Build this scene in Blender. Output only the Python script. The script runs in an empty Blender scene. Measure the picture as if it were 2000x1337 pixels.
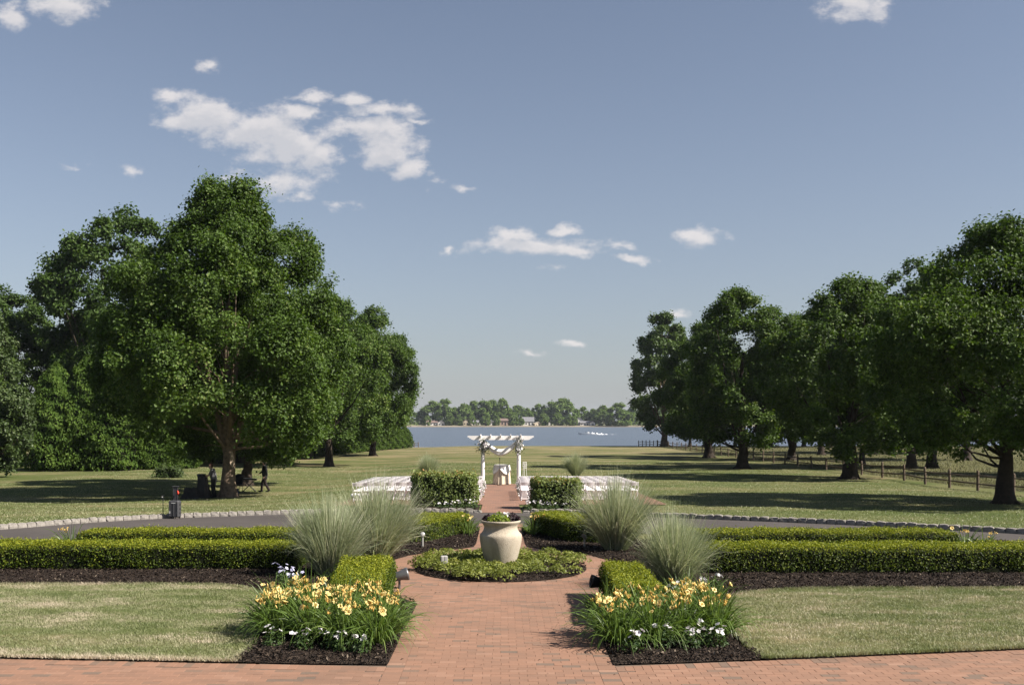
import bpy, bmesh, math, random
import numpy as np
from mathutils import Vector, Matrix
from mathutils.geometry import delaunay_2d_cdt

PI = math.pi
R = math.radians
rng = np.random.default_rng(7)
random.seed(7)
SC = bpy.context.scene
COL = SC.collection

# ------------------------------------------------------------------ camera
cam_d = bpy.data.cameras.new('camera')
cam = bpy.data.objects.new('camera', cam_d)
COL.objects.link(cam)
cam.location = (0, 0, 2.85)
cam.rotation_euler = (R(90), 0, 0)
cam_d.sensor_width = 36.0
cam_d.lens = 35.0
cam_d.shift_x = 22 / 2000
cam_d.shift_y = 151.5 / 2000
cam_d.clip_start = 0.1
cam_d.clip_end = 20000
SC.camera = cam

# ------------------------------------------------------------------ sun, sky, exposure
SUN_AZ = Vector((0.952, -0.305, 0)).normalized()
SUN_EL = R(41)
SUN = Vector((SUN_AZ.x * math.cos(SUN_EL), SUN_AZ.y * math.cos(SUN_EL), math.sin(SUN_EL)))
sl = bpy.data.lights.new('sun', 'SUN')
sl.energy = 5.0
sl.angle = R(0.53)
sl.color = (1.0, 0.92, 0.82)
so = bpy.data.objects.new('sun', sl)
COL.objects.link(so)
so.rotation_euler = SUN.to_track_quat('Z', 'Y').to_euler()
so.location = (30, -10, 40)

SC.view_settings.view_transform = 'Standard'
SC.view_settings.look = 'None'
SC.view_settings.gamma = 1.0
SC.view_settings.use_curve_mapping = False
SC.view_settings.exposure = 1.3
SC.cycles.max_bounces = 6
SC.cycles.diffuse_bounces = 3
SC.cycles.glossy_bounces = 2
SC.cycles.transmission_bounces = 3
SC.cycles.transparent_max_bounces = 4
SC.cycles.volume_bounces = 0
SC.cycles.use_denoising = True


class NT:
    """small helper round a node tree"""
    def __init__(self, tree):
        self.t = tree
        self.n = tree.nodes
        self.l = tree.links

    def node(self, typ, **kw):
        nd = self.n.new(typ)
        for k, v in kw.items():
            setattr(nd, k, v)
        return nd

    def set(self, sock, v):
        if isinstance(v, bpy.types.NodeSocket):
            self.l.new(v, sock)
        elif v is not None:
            if hasattr(sock, 'default_value') and not isinstance(v, (int, float)):
                dv = sock.default_value
                v = tuple(v)
                if len(dv) == 4 and len(v) == 3:
                    v = v + (1.0,)
            sock.default_value = v

    def math(self, op, a, b=None, c=None, clamp=False):
        nd = self.node('ShaderNodeMath', operation=op, use_clamp=clamp)
        self.set(nd.inputs[0], a)
        if b is not None:
            self.set(nd.inputs[1], b)
        if c is not None:
            self.set(nd.inputs[2], c)
        return nd.outputs[0]

    def vmath(self, op, a, b=None):
        nd = self.node('ShaderNodeVectorMath', operation=op)
        self.set(nd.inputs[0], a)
        if b is not None:
            self.set(nd.inputs[1], b)
        return nd.outputs['Value'] if op in ('LENGTH', 'DOT_PRODUCT') else nd.outputs[0]

    def noise(self, vec, scale, detail=4, rough=0.55, dims='3D'):
        nd = self.node('ShaderNodeTexNoise', noise_dimensions=dims)
        if vec is not None:
            self.set(nd.inputs['Vector'], vec)
        nd.inputs['Scale'].default_value = scale
        nd.inputs['Detail'].default_value = detail
        nd.inputs['Roughness'].default_value = rough
        return nd.outputs['Fac'], nd.outputs['Color']

    def ramp(self, fac, stops, interp='LINEAR'):
        nd = self.node('ShaderNodeValToRGB')
        cr = nd.color_ramp
        cr.interpolation = interp
        while len(cr.elements) > 1:
            cr.elements.remove(cr.elements[-1])
        for i, (p, c) in enumerate(stops):
            e = cr.elements[0] if i == 0 else cr.elements.new(p)
            e.position = p
            e.color = (*c, 1) if len(c) == 3 else c
        self.set(nd.inputs[0], fac)
        return nd.outputs[0]

    def mix(self, fac, a, b, blend='MIX'):
        nd = self.node('ShaderNodeMix', data_type='RGBA', blend_type=blend)
        self.set(nd.inputs[0], fac)
        self.set(nd.inputs[6], a)
        self.set(nd.inputs[7], b)
        return nd.outputs[2]

    def smooth(self, v, a, b):
        nd = self.node('ShaderNodeMapRange', interpolation_type='SMOOTHSTEP')
        self.set(nd.inputs[0], v)
        nd.inputs[1].default_value = a
        nd.inputs[2].default_value = b
        return nd.outputs[0]


def build_world():
    w = bpy.data.worlds.new('World')
    SC.world = w
    w.use_nodes = True
    t = NT(w.node_tree)
    t.n.clear()
    out = t.node('ShaderNodeOutputWorld')
    bg = t.node('ShaderNodeBackground')
    sky = t.node('ShaderNodeTexSky', sky_type='NISHITA')
    sky.sun_disc = False
    sky.sun_elevation = SUN_EL
    sky.sun_rotation = math.atan2(SUN_AZ.x, SUN_AZ.y)
    sky.altitude = 0
    sky.air_density = 1.0
    sky.dust_density = 0.4
    sky.ozone_density = 1.2
    hs = t.node('ShaderNodeHueSaturation')
    hs.inputs['Saturation'].default_value = 0.78
    hs.inputs['Value'].default_value = 0.70
    t.l.new(sky.outputs[0], hs.inputs['Color'])
    skyc = hs.outputs[0]
    tc = t.node('ShaderNodeTexCoord')
    sep = t.node('ShaderNodeSeparateXYZ')
    t.l.new(tc.outputs['Generated'], sep.inputs[0])
    skyc = t.mix(1.0, skyc, (.985, .985, 1.03), 'MULTIPLY')
    # pale summer haze low in the sky, the same all round
    hz = t.math('POWER', 2.718, t.math('MULTIPLY', t.math('MAXIMUM', sep.outputs[2], 0.0), -7.5))
    skyc = t.mix(t.math('MULTIPLY', hz, .80), skyc, (2.40, 2.58, 2.88))
    # clouds, laid out by direction (u = x/y, v = z/y in front of the lens)
    yy = t.math('MAXIMUM', sep.outputs[1], 0.05)
    u = t.math('DIVIDE', sep.outputs[0], yy)
    v = t.math('DIVIDE', sep.outputs[2], yy)
    comb = t.node('ShaderNodeCombineXYZ')
    t.l.new(u, comb.inputs[0])
    t.l.new(v, comb.inputs[1])
    uv = comb.outputs[0]
    st = t.vmath('MULTIPLY', uv, (1.0, 1.5, 1.0))
    _, warpc = t.noise(st, 16.0, 5, 0.60)
    w1 = t.vmath('SUBTRACT', warpc, (0.5, 0.5, 0.5))
    w1 = t.vmath('MULTIPLY', w1, (0.050, 0.032, 0.0))
    uvw = t.vmath('ADD', uv, w1)
    ell = [  # px, py, rx, ry, weight
        (400, 232, 95, 40, 1), (500, 250, 110, 45, 1), (560, 285, 95, 48, 1), (625, 310, 50, 38, 1),
        (590, 222, 55, 18, .9), (340, 240, 45, 26, .8),
        (715, 250, 75, 22, .95), (760, 290, 62, 42, 1), (795, 330, 42, 26, 1),
        (745, 218, 80, 18, .85), (690, 195, 34, 18, .85), (800, 234, 34, 10, .7), (605, 187, 46, 13, .7),
        (328, 187, 42, 15, .62), (410, 131, 32, 20, .7),
        (550, 360, 62, 32, .72), (595, 385, 30, 16, .66), (450, 345, 26, 14, .5),
        (22, 34, 36, 26, .8), (120, 18, 80, 30, .85), (1675, 16, 72, 34, .8),
        (1040, 482, 128, 22, .95), (1000, 462, 48, 20, .95), (1125, 486, 46, 16, .8), (1105, 446, 36, 13, .85),
        (876, 485, 20, 10, .75), (1368, 463, 52, 22, .85), (1232, 500, 30, 10, .66), (1215, 478, 34, 8, .45),
        (1110, 669, 25, 8, .6), (1033, 687, 26, 7, .52), (255, 333, 32, 11, .5), (850, 352, 20, 16, .45),
        (900, 366, 22, 8, .42), (1320, 618, 30, 10, .5), (660, 402, 34, 12, .4), (140, 325, 22, 8, .4),
        (1070, 522, 26, 7, .4), (80, 538, 26, 10, .45)]
    def field(vec):
        acc = None
        for (px, py, rx, ry, wt) in ell:
            cu, cv = (px - 978) / 1944, (820 - py) / 1944
            d = t.vmath('SUBTRACT', vec, (cu, cv, 0))
            d = t.vmath('MULTIPLY', d, (1944 / rx / 1.22, 1944 / ry / 1.22, 0))
            q = t.math('MULTIPLY_ADD', t.vmath('LENGTH', d), -wt, wt)
            acc = q if acc is None else t.math('MAXIMUM', acc, q)
        return acc
    f1, _ = t.noise(st, 40.0, 10, 0.64)
    dens = t.math('ADD', field(uvw), t.math('MULTIPLY_ADD', f1, 1.6, -0.83))
    above = t.vmath('ADD', st, (.004, .016, 0))
    f1b, _ = t.noise(above, 40.0, 6, 0.6)
    over = t.math('ADD', field(t.vmath('ADD', uvw, (.003, .011, 0))), t.math('MULTIPLY_ADD', f1b, 1.6, -0.83))
    front = t.smooth(sep.outputs[1], 0.3, 0.5)
    dens = t.smooth(dens, -0.02, 0.66)
    dens = t.math('MULTIPLY', dens, front)
    # scattered fair-weather cloud over the rest of the dome, as in view
    zz = t.math('MAXIMUM', sep.outputs[2], 0.06)
    c2 = t.node('ShaderNodeCombineXYZ')
    t.l.new(t.math('DIVIDE', sep.outputs[0], zz), c2.inputs[0])
    t.l.new(t.math('DIVIDE', sep.outputs[1], zz), c2.inputs[1])
    g1, _ = t.noise(c2.outputs[0], 1.3, 7, 0.6)
    g = t.smooth(g1, 0.66, 0.80)
    g = t.math('MULTIPLY', g, t.math('SUBTRACT', 1.0, front))
    g = t.math('MULTIPLY', g, t.smooth(sep.outputs[2], 0.02, 0.2))
    dens = t.math('MAXIMUM', dens, g)
    dens = t.math('MULTIPLY', dens, 0.80)
    # soft shading inside the cloud
    shade = t.ramp(t.smooth(over, -.1, .75), [(0, (5.9, 5.6, 5.5)), (.5, (5.4, 5.2, 5.2)), (1, (4.6, 4.55, 4.7))])
    col = t.mix(dens, skyc, shade)
    t.l.new(col, bg.inputs['Color'])
    bg.inputs['Strength'].default_value = 0.060
    t.l.new(bg.outputs[0], out.inputs[0])


build_world()

# ------------------------------------------------------------------ ground form
_GY = [-40, 0, 13, 20, 30, 41.7, 48, 56, 80, 120, 168, 172, 178, 190, 260]
_GZ = [0, 0, 0, -.12, -.33, -.54, -.66, -.85, -1.05, -1.3, -1.5, -1.6, -2.6, -4.4, -6]


def _s(t):
    t = np.clip(t, 0, 1)
    return t * t * (3 - 2 * t)


def gz(x, y):
    x = np.asarray(x, float)
    y = np.asarray(y, float)
    b = np.interp(y, _GY, _GZ)
    dip = -.42 * _s((-x - 4) / 9.5) * _s((y - 30) / 18) * (1 - .45 * _s((y - 85) / 60))
    return b + dip


def G(x, y, dz=0.0):
    return Vector((x, y, float(gz(x, y)) + dz))


# ------------------------------------------------------------------ mesh helpers
def mesh_np(name, verts, faces, tint=None, smooth=False):
    verts = np.asarray(verts, np.float32)
    faces = np.asarray(faces, np.int32)
    n, k = faces.shape
    me = bpy.data.meshes.new(name)
    me.vertices.add(len(verts))
    me.vertices.foreach_set('co', verts.ravel())
    me.loops.add(n * k)
    me.loops.foreach_set('vertex_index', faces.ravel())
    me.polygons.add(n)
    me.polygons.foreach_set('loop_start', np.arange(0, n * k, k, dtype=np.int32))
    me.polygons.foreach_set('use_smooth', np.full(n, bool(smooth), dtype=bool))
    if tint is not None:
        a = me.attributes.new('tint', 'FLOAT', 'FACE')
        a.data.foreach_set('value', np.asarray(tint, np.float32))
    me.update(calc_edges=True)
    return me


class MB:
    """collects shapes that become ONE mesh"""
    def __init__(self):
        self.v, self.f, self.s, self.t = [], [], [], []

    def add(self, verts, faces, smooth=False, tint=0.5):
        o = len(self.v)
        self.v += [tuple(p) for p in verts]
        for f in faces:
            self.f.append([i + o for i in f])
            self.s.append(smooth)
            self.t.append(tint)
        return self

    def box(self, c, s, rot=None, bev=0.0, tint=0.5):
        hx, hy, hz = s[0] / 2, s[1] / 2, s[2] / 2
        b = min(bev, hx * .9, hy * .9, hz * .9)
        if b <= 0:
            vs = [(x, y, z) for x in (-hx, hx) for y in (-hy, hy) for z in (-hz, hz)]
            fs = [(0, 1, 3, 2), (4, 6, 7, 5), (0, 4, 5, 1), (2, 3, 7, 6), (0, 2, 6, 4), (1, 5, 7, 3)]
        else:
            vs, idx = [], {}
            for sx in (-1, 1):
                for sy in (-1, 1):
                    for sz in (-1, 1):
                        for ax in range(3):
                            p = [sx * (hx - b), sy * (hy - b), sz * (hz - b)]
                            p[ax] = (sx, sy, sz)[ax] * (hx, hy, hz)[ax]
                            idx[(sx, sy, sz, ax)] = len(vs)
                            vs.append(tuple(p))
            fs = []
            I = idx
            for s_ in (-1, 1):
                fs.append([I[(s_, a, c_, 0)] for a, c_ in ((-1, -1), (1, -1), (1, 1), (-1, 1))])
                fs.append([I[(a, s_, c_, 1)] for a, c_ in ((-1, -1), (1, -1), (1, 1), (-1, 1))])
                fs.append([I[(a, c_, s_, 2)] for a, c_ in ((-1, -1), (1, -1), (1, 1), (-1, 1))])
            for a in (-1, 1):
                for c_ in (-1, 1):
                    fs.append([I[(a, c_, -1, 0)], I[(a, c_, 1, 0)], I[(a, c_, 1, 1)], I[(a, c_, -1, 1)]])
                    fs.append([I[(a, -1, c_, 0)], I[(a, 1, c_, 0)], I[(a, 1, c_, 2)], I[(a, -1, c_, 2)]])
                    fs.append([I[(-1, a, c_, 1)], I[(1, a, c_, 1)], I[(1, a, c_, 2)], I[(-1, a, c_, 2)]])
            for sx in (-1, 1):
                for sy in (-1, 1):
                    for sz in (-1, 1):
                        fs.append([I[(sx, sy, sz, 0)], I[(sx, sy, sz, 1)], I[(sx, sy, sz, 2)]])
        M = rot if rot is not None else Matrix.Identity(3)
        c = Vector(c)
        return self.add([c + M @ Vector(p) for p in vs], fs, False, tint)

    def tube(self, pts, rad, sides=8, caps=True, smooth=True, tint=0.5):
        pts = [Vector(p) for p in pts]
        if not hasattr(rad, '__len__'):
            rad = [rad] * len(pts)
        o = len(self.v)
        vs, fs = [], []
        prev = None
        for i, p in enumerate(pts):
            d = (pts[min(i + 1, len(pts) - 1)] - pts[max(i - 1, 0)]).normalized()
            if prev is None:
                ref = Vector((1, 0, 0)) if abs(d.x) < .8 else Vector((0, 1, 0))
            else:
                ref = prev
            a = (ref - d * ref.dot(d)).normalized()
            prev = a
            b = d.cross(a)
            for k in range(sides):
                t = 2 * PI * k / sides
                vs.append(p + (a * math.cos(t) + b * math.sin(t)) * rad[i])
        for i in range(len(pts) - 1):
            for k in range(sides):
                k2 = (k + 1) % sides
                fs.append((i * sides + k, i * sides + k2, (i + 1) * sides + k2, (i + 1) * sides + k))
        self.add(vs, fs, smooth, tint)
        if caps:
            n = len(pts) - 1
            self.add([vs[k] for k in range(sides)], [tuple(range(sides - 1, -1, -1))], False, tint)
            self.add([vs[n * sides + k] for k in range(sides)], [tuple(range(sides))], False, tint)
        return self

    def lathe(self, prof, segs=32, c=(0, 0, 0), smooth=True, tint=0.5, M=None):
        vs, fs = [], []
        c = Vector(c)
        for (r, z) in prof:
            for k in range(segs):
                t = 2 * PI * k / segs
                p = Vector((r * math.cos(t), r * math.sin(t), z))
                vs.append(c + (M @ p if M is not None else p))
        for i in range(len(prof) - 1):
            for k in range(segs):
                k2 = (k + 1) % segs
                fs.append((i * segs + k, i * segs + k2, (i + 1) * segs + k2, (i + 1) * segs + k))
        return self.add(vs, fs, smooth, tint)

    def ball(self, c, r, seg=10, ring=6, tint=0.5, M=None):
        r = (r, r, r) if not hasattr(r, '__len__') else r
        vs, fs = [], []
        c = Vector(c)
        for i in range(ring + 1):
            ph = PI * i / ring
            for k in range(seg):
                t = 2 * PI * k / seg
                p = Vector((r[0] * math.sin(ph) * math.cos(t), r[1] * math.sin(ph) * math.sin(t), -r[2] * math.cos(ph)))
                vs.append(c + (M @ p if M is not None else p))
        for i in range(ring):
            for k in range(seg):
                k2 = (k + 1) % seg
                fs.append((i * seg + k, i * seg + k2, (i + 1) * seg + k2, (i + 1) * seg + k))
        return self.add(vs, fs, True, tint)

    def mesh(self, name, tint=False):
        me = bpy.data.meshes.new(name)
        me.from_pydata(self.v, [], self.f)
        me.polygons.foreach_set('use_smooth', self.s)
        if tint:
            a = me.attributes.new('tint', 'FLOAT', 'FACE')
            a.data.foreach_set('value', self.t)
        me.update()
        return me

    def build(self, name, mat, parent=None, tint=False):
        return obj(name, self.mesh(name, tint), mat, parent)


def obj(name, me, mat, parent=None, loc=None, rotz=None, scale=None):
    o = bpy.data.objects.new(name, me)
    COL.objects.link(o)
    if mat is not None and me is not None and len(me.materials) == 0:
        me.materials.append(mat)
    if parent is not None:
        o.parent = parent
    if loc is not None:
        o.location = loc
    if rotz is not None:
        o.rotation_euler = (0, 0, rotz)
    if scale is not None:
        o.scale = scale if hasattr(scale, '__len__') else (scale,) * 3
    return o


def tag(o, label=None, cat=None, group=None, kind=None):
    if label:
        o['label'] = label
    if cat:
        o['category'] = cat
    if group:
        o['group'] = group
    if kind:
        o['kind'] = kind
    return o


def thing(name, label, cat, loc=(0, 0, 0), rotz=0.0, group=None):
    o = bpy.data.objects.new(name, None)
    COL.objects.link(o)
    o.empty_display_size = 0.1
    o.location = loc
    o.rotation_euler = (0, 0, rotz)
    return tag(o, label, cat, group)


def sheet(poly, zoff, spacing, jitter=0.0, mound=0.0, zf=gz):
    """a triangulated sheet over a plan polygon, following the ground"""
    n = len(poly)
    P = np.array(poly, float)
    lo, hi = P.min(0), P.max(0)
    xs = np.arange(lo[0] + spacing / 2, hi[0], spacing)
    ys = np.arange(lo[1] + spacing / 2, hi[1], spacing)
    gx, gy = np.meshgrid(xs, ys)
    q = np.stack([gx.ravel(), gy.ravel()], 1)
    q += rng.uniform(-.25, .25, q.shape) * spacing
    ins = inside(q, P)
    d = dist_poly(q, P)
    q = q[ins & (d > spacing * .35)]
    pts = [Vector(p) for p in P] + [Vector(p) for p in q]
    edges = [(i, (i + 1) % n) for i in range(n)]
    r = delaunay_2d_cdt(pts, edges, [list(range(n))], 1, 1e-6)
    V = np.array([(p.x, p.y) for p in r[0]])
    dd = dist_poly(V, P)
    z = zf(V[:, 0], V[:, 1]) + zoff + mound * _s(dd / .35)
    if jitter:
        z = z + rng.normal(0, jitter, len(z)) * (dd > .02)
    faces = np.array([f for f in r[2] if len(f) == 3], np.int32)
    a, b, c = V[faces[:, 0]], V[faces[:, 1]], V[faces[:, 2]]
    cr = (b[:, 0] - a[:, 0]) * (c[:, 1] - a[:, 1]) - (b[:, 1] - a[:, 1]) * (c[:, 0] - a[:, 0])
    faces[cr < 0] = faces[cr < 0][:, ::-1]
    return np.column_stack([V, z]), faces


def inside(q, P):
    x, y = q[:, 0], q[:, 1]
    r = np.zeros(len(q), bool)
    n = len(P)
    j = n - 1
    for i in range(n):
        xi, yi = P[i]
        xj, yj = P[j]
        c = ((yi > y) != (yj > y))
        with np.errstate(divide='ignore', invalid='ignore'):
            xc = (xj - xi) * (y - yi) / (yj - yi + 1e-12) + xi
        r ^= c & (x < xc)
        j = i
    return r


def dist_poly(q, P):
    d = np.full(len(q), 1e9)
    n = len(P)
    for i in range(n):
        a, b = P[i], P[(i + 1) % n]
        ab = b - a
        t = np.clip(((q - a) @ ab) / (ab @ ab + 1e-12), 0, 1)
        d = np.minimum(d, np.hypot(*(q - (a + t[:, None] * ab)).T))
    return d


def spline(pts, n=12):
    """Catmull-Rom through plan points"""
    P = [np.array(p, float) for p in pts]
    P = [2 * P[0] - P[1]] + P + [2 * P[-1] - P[-2]]
    out = []
    for i in range(1, len(P) - 2):
        for k in range(n):
            t = k / n
            a, b, c, d = P[i - 1], P[i], P[i + 1], P[i + 2]
            out.append(.5 * ((2 * b) + (c - a) * t + (2 * a - 5 * b + 4 * c - d) * t * t + (3 * b - a - 3 * c + d) * t ** 3))
    out.append(P[-2])
    return np.array(out)


def unit(a):
    return a / np.maximum(np.linalg.norm(a, axis=1, keepdims=True), 1e-9)


def rand_unit(n, r=None):
    return unit((r or rng).normal(size=(n, 3)))


def leaf_quads(C, N, size, aspect=1.5, r=None, droop=None):
    """diamond leaves: centre, normal, length"""
    r = r or rng
    n = len(C)
    ref = rand_unit(n, r)
    if droop is not None:
        ref = unit(ref * .6 + np.array([0, 0, droop]))
    a = unit(ref - N * np.sum(ref * N, 1, keepdims=True))
    b = np.cross(N, a)
    h = (size * .5)[:, None]
    w = h / aspect
    fold = N * (h * .22)
    v = np.stack([C - a * h, C - b * w + fold - a * h * .1, C + a * h, C + b * w + fold - a * h * .1], 1).reshape(-1, 3)
    f = np.arange(4 * n, dtype=np.int32).reshape(n, 4)
    return v, f


# ------------------------------------------------------------------ materials
M = {}


def principled(name, build):
    m = bpy.data.materials.new(name)
    m.use_nodes = True
    t = NT(m.node_tree)
    bs = t.n['Principled BSDF']
    build(t, bs)
    M[name] = m
    return m


def simple(name, c, rough=.6, metal=0.0, var=.12, scale=8.0, bump=0.0, spec=.4, bscale=None):
    def b(t, bs):
        tc = t.node('ShaderNodeTexCoord')
        f, _ = t.noise(tc.outputs['Object'], scale, 5, .6)
        lo = tuple(x * (1 - var) for x in c)
        hi = tuple(min(1, x * (1 + var)) for x in c)
        t.l.new(t.ramp(f, [(.3, lo), (.7, hi)]), bs.inputs['Base Color'])
        bs.inputs['Roughness'].default_value = rough
        bs.inputs['Metallic'].default_value = metal
        bs.inputs['Specular IOR Level'].default_value = spec
        if bump:
            f2, _ = t.noise(tc.outputs['Object'], bscale or scale * 6, 6, .65)
            bn = t.node('ShaderNodeBump')
            bn.inputs['Strength'].default_value = bump
            bn.inputs['Distance'].default_value = .02
            t.l.new(f2, bn.inputs['Height'])
            t.l.new(bn.outputs[0], bs.inputs['Normal'])
    return principled(name, b)


def leafmat(name, stops, trans=.3, rough=.5, spec=.3, tcol=None):
    """leaf: tint per leaf picks the colour; part of the light shines through"""
    m = bpy.data.materials.new(name)
    m.use_nodes = True
    t = NT(m.node_tree)
    bs = t.n['Principled BSDF']
    out = t.n['Material Output']
    at = t.node('ShaderNodeAttribute', attribute_name='tint')
    c = t.ramp(at.outputs['Fac'], stops)
    t.l.new(c, bs.inputs['Base Color'])
    bs.inputs['Roughness'].default_value = rough
    bs.inputs['Specular IOR Level'].default_value = spec
    if trans > 0:
        tr = t.node('ShaderNodeBsdfTranslucent')
        t.l.new(t.mix(1.0, c, tcol or (1.25, 1.3, .55), 'MULTIPLY'), tr.inputs['Color'])
        mx = t.node('ShaderNodeMixShader')
        mx.inputs[0].default_value = trans
        t.l.new(bs.outputs[0], mx.inputs[1])
        t.l.new(tr.outputs[0], mx.inputs[2])
        t.l.new(mx.outputs[0], out.inputs[0])
    M[name] = m
    return m


leafmat('maple_leaf', [(0, (0.0219, 0.0418, 0.0062)), (.5, (0.0511, 0.0938, 0.0131)), (.85, (0.0818, 0.1340, 0.0221)), (1, (0.1389, 0.1758, 0.0517))], rough=.55, spec=.22, trans=.34)
leafmat('oak_leaf', [(0, (0.0193, 0.0396, 0.0073)), (.6, (0.0482, 0.0890, 0.0158)), (1, (0.0828, 0.1277, 0.0277))], rough=.55, spec=.22, trans=.34)
leafmat('plane_leaf', [(0, (0.0310, 0.0581, 0.0138)), (.6, (0.0652, 0.1081, 0.0262)), (1, (0.1025, 0.1490, 0.0448))])
leafmat('olive_leaf', [(0, (0.0281, 0.0505, 0.0129)), (.6, (0.0562, 0.0885, 0.0263)), (1, (0.0948, 0.1306, 0.0468))])
leafmat('arborvitae_leaf', [(0, (0.0207, 0.0469, 0.0055)), (.6, (0.0517, 0.0931, 0.0124)), (1, (0.0862, 0.1311, 0.0235))], trans=.2, spec=.15, rough=.7)
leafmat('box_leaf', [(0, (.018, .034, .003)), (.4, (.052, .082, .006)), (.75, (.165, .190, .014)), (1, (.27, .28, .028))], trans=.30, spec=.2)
leafmat('shrub_leaf', [(0, (0.0612, 0.0918, 0.0221)), (.5, (0.1408, 0.1836, 0.0513)), (.92, (0.2142, 0.2448, 0.0857)), (1, (0.3060, 0.1836, 0.0734))], rough=.5, spec=.25)
leafmat('miscanthus_blade', [(0, (0.1529, 0.2009, 0.1026)), (.5, (0.3001, 0.3368, 0.2120)), (1, (0.5532, 0.5317, 0.4104))], trans=.35, tcol=(1.1, 1.1, .8))
leafmat('lily_blade', [(0, (0.0413, 0.0750, 0.0135)), (.6, (0.0900, 0.1463, 0.0300)), (1, (0.1500, 0.2025, 0.0562))], trans=.3, rough=.4)
leafmat('lily_petal', [(0, (.66, .43, .11)), (.4, (.74, .56, .20)), (1, (.78, .64, .29))], trans=.3, tcol=(1, .95, .75))
leafmat('white_petal', [(0, (0.576, 0.496, 0.56)), (.4, (0.656, 0.624, 0.64)), (1, (0.704, 0.696, 0.688))], trans=.25, tcol=(1, 1, 1))
leafmat('mauve_petal', [(0, (0.36, 0.36, 0.576)), (1, (0.56, 0.56, 0.688))], trans=.25, tcol=(1, 1, 1))
leafmat('vinca_leaf', [(0, (0.021, 0.045, 0.0108)), (1, (0.06, 0.099, 0.027))], trans=.25)
leafmat('cover_leaf', [(0, (0.0778, 0.1025, 0.0178)), (.6, (0.1604, 0.1863, 0.0340)), (1, (0.2527, 0.2608, 0.0688))], trans=.3)
leafmat('lime_leaf', [(0, (0.096, 0.144, 0.012)), (1, (0.204, 0.252, 0.03))], trans=.3)
leafmat('purple_leaf', [(0, (0.012, 0.006, 0.0084)), (1, (0.036, 0.0156, 0.0216))], trans=.1)
leafmat('lawn_blade', [(0, (0.0992, 0.1296, 0.0410)), (.4, (0.1908, 0.2100, 0.0985)), (.7, (0.2989, 0.2820, 0.1778)), (1, (0.4706, 0.4020, 0.3146))], trans=.25, tcol=(1.1, 1.1, .7))
leafmat('meadow_blade', [(0, (0.0394, 0.0495, 0.0154)), (.5, (0.0787, 0.0784, 0.0326)), (1, (0.1299, 0.1156, 0.0576))], trans=.2, tcol=(1, 1, .8))
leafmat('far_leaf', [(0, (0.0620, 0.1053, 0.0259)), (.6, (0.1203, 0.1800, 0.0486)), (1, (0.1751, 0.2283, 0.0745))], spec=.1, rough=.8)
leafmat('mulch_chip', [(0, (0.006, 0.0042, 0.0036)), (.7, (0.024, 0.0162, 0.012)), (.93, (0.06, 0.045, 0.033)), (1, (0.156, 0.126, 0.096))], trans=0, rough=.9, spec=.2)

simple('bark', (0.1242, 0.0918, 0.0648), .9, 0, .45, 6, .9, .2, 22)
simple('dark_bark', (0.03, 0.0228, 0.0168), .9, 0, .4, 6, .8, .2, 22)
simple('peeled_wood', (0.252, 0.198, 0.15), .8, 0, .2, 7, .4, .2)
simple('core_dark', (0.0108, 0.0132, 0.006), .95, 0, .4, 10, 0, .1)


def _urn(t, bs):
    tc = t.node('ShaderNodeTexCoord')
    o = tc.outputs['Object']
    a, _ = t.noise(t.vmath('MULTIPLY', o, (5, 5, 1.4)), 1.0, 6, .65)
    b, _ = t.noise(o, 55, 5, .7)
    c = t.ramp(a, [(.30, (0.285, 0.245, 0.188)), (.5, (0.365, 0.318, 0.250)), (.72, (0.40, 0.355, 0.288))])
    c = t.mix(t.smooth(b, .56, .72), c, t.mix(1, c, (.66, .62, .56), 'MULTIPLY'))
    t.l.new(c, bs.inputs['Base Color'])
    bs.inputs['Roughness'].default_value = .9
    bs.inputs['Specular IOR Level'].default_value = .2
    bn = t.node('ShaderNodeBump')
    bn.inputs['Strength'].default_value = .7
    bn.inputs['Distance'].default_value = .02
    t.l.new(b, bn.inputs['Height'])
    t.l.new(bn.outputs[0], bs.inputs['Normal'])


principled('urn_stone', _urn)
simple('white_paint', (0.7568, 0.7379, 0.7284), .45, 0, .04, 4)
simple('chair_white', (0.7898, 0.7706, 0.7802), .4, 0, .03, 5)
simple('white_fabric', (0.697, 0.68, 0.6545), .8, 0, .05, 6, .1, .2, 40)
simple('cream_fabric', (0.56, 0.48, 0.368), .85, 0, .06, 5, .1, .2, 40)
simple('black_plastic', (0.0132, 0.0132, 0.0144), .5, 0, .2, 20)
simple('case_plastic', (0.036, 0.0366, 0.0396), .55, 0, .15, 12, .15)
simple('black_fabric', (0.03, 0.0276, 0.027), .9, 0, .2, 8, .25, .2, 60)
simple('grey_shirt', (.075, .075, .08), .9, 0, .15, 10)
simple('dark_cloth', (0.0048, 0.0048, 0.006), .9, 0, .2, 10)
simple('brown_trousers', (0.0132, 0.0078, 0.0072), .9, 0, .2, 10)
simple('skin', (0.375, 0.225, 0.165), .55, 0, .06, 14)
simple('brown_hair', (0.051, 0.021, 0.012), .7, 0, .3, 30)
simple('red_cloth', (0.6, 0.048, 0.024), .7, 0, .1, 10)
simple('blue_plastic', (0.018, 0.036, 0.084), .5, 0, .1, 8)
simple('pale_label', (0.496, 0.496, 0.48), .6)
simple('grey_metal', (0.12, 0.12, 0.123), .45, .6, .1, 12)
simple('light_grey', (0.276, 0.27, 0.258), .55, 0, .08, 12)
simple('lamp_glass', (0.312, 0.312, 0.3), .25, 0, .05, 8, 0, .6)
simple('dark_metal', (0.0168, 0.0156, 0.015), .5, .3, .2, 12)
simple('fence_wood', (0.099, 0.075, 0.0552), .9, 0, .3, 5, .5, .2, 30)
simple('house_white', (0.592, 0.576, 0.544), .8, 0, .04, 1)
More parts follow.
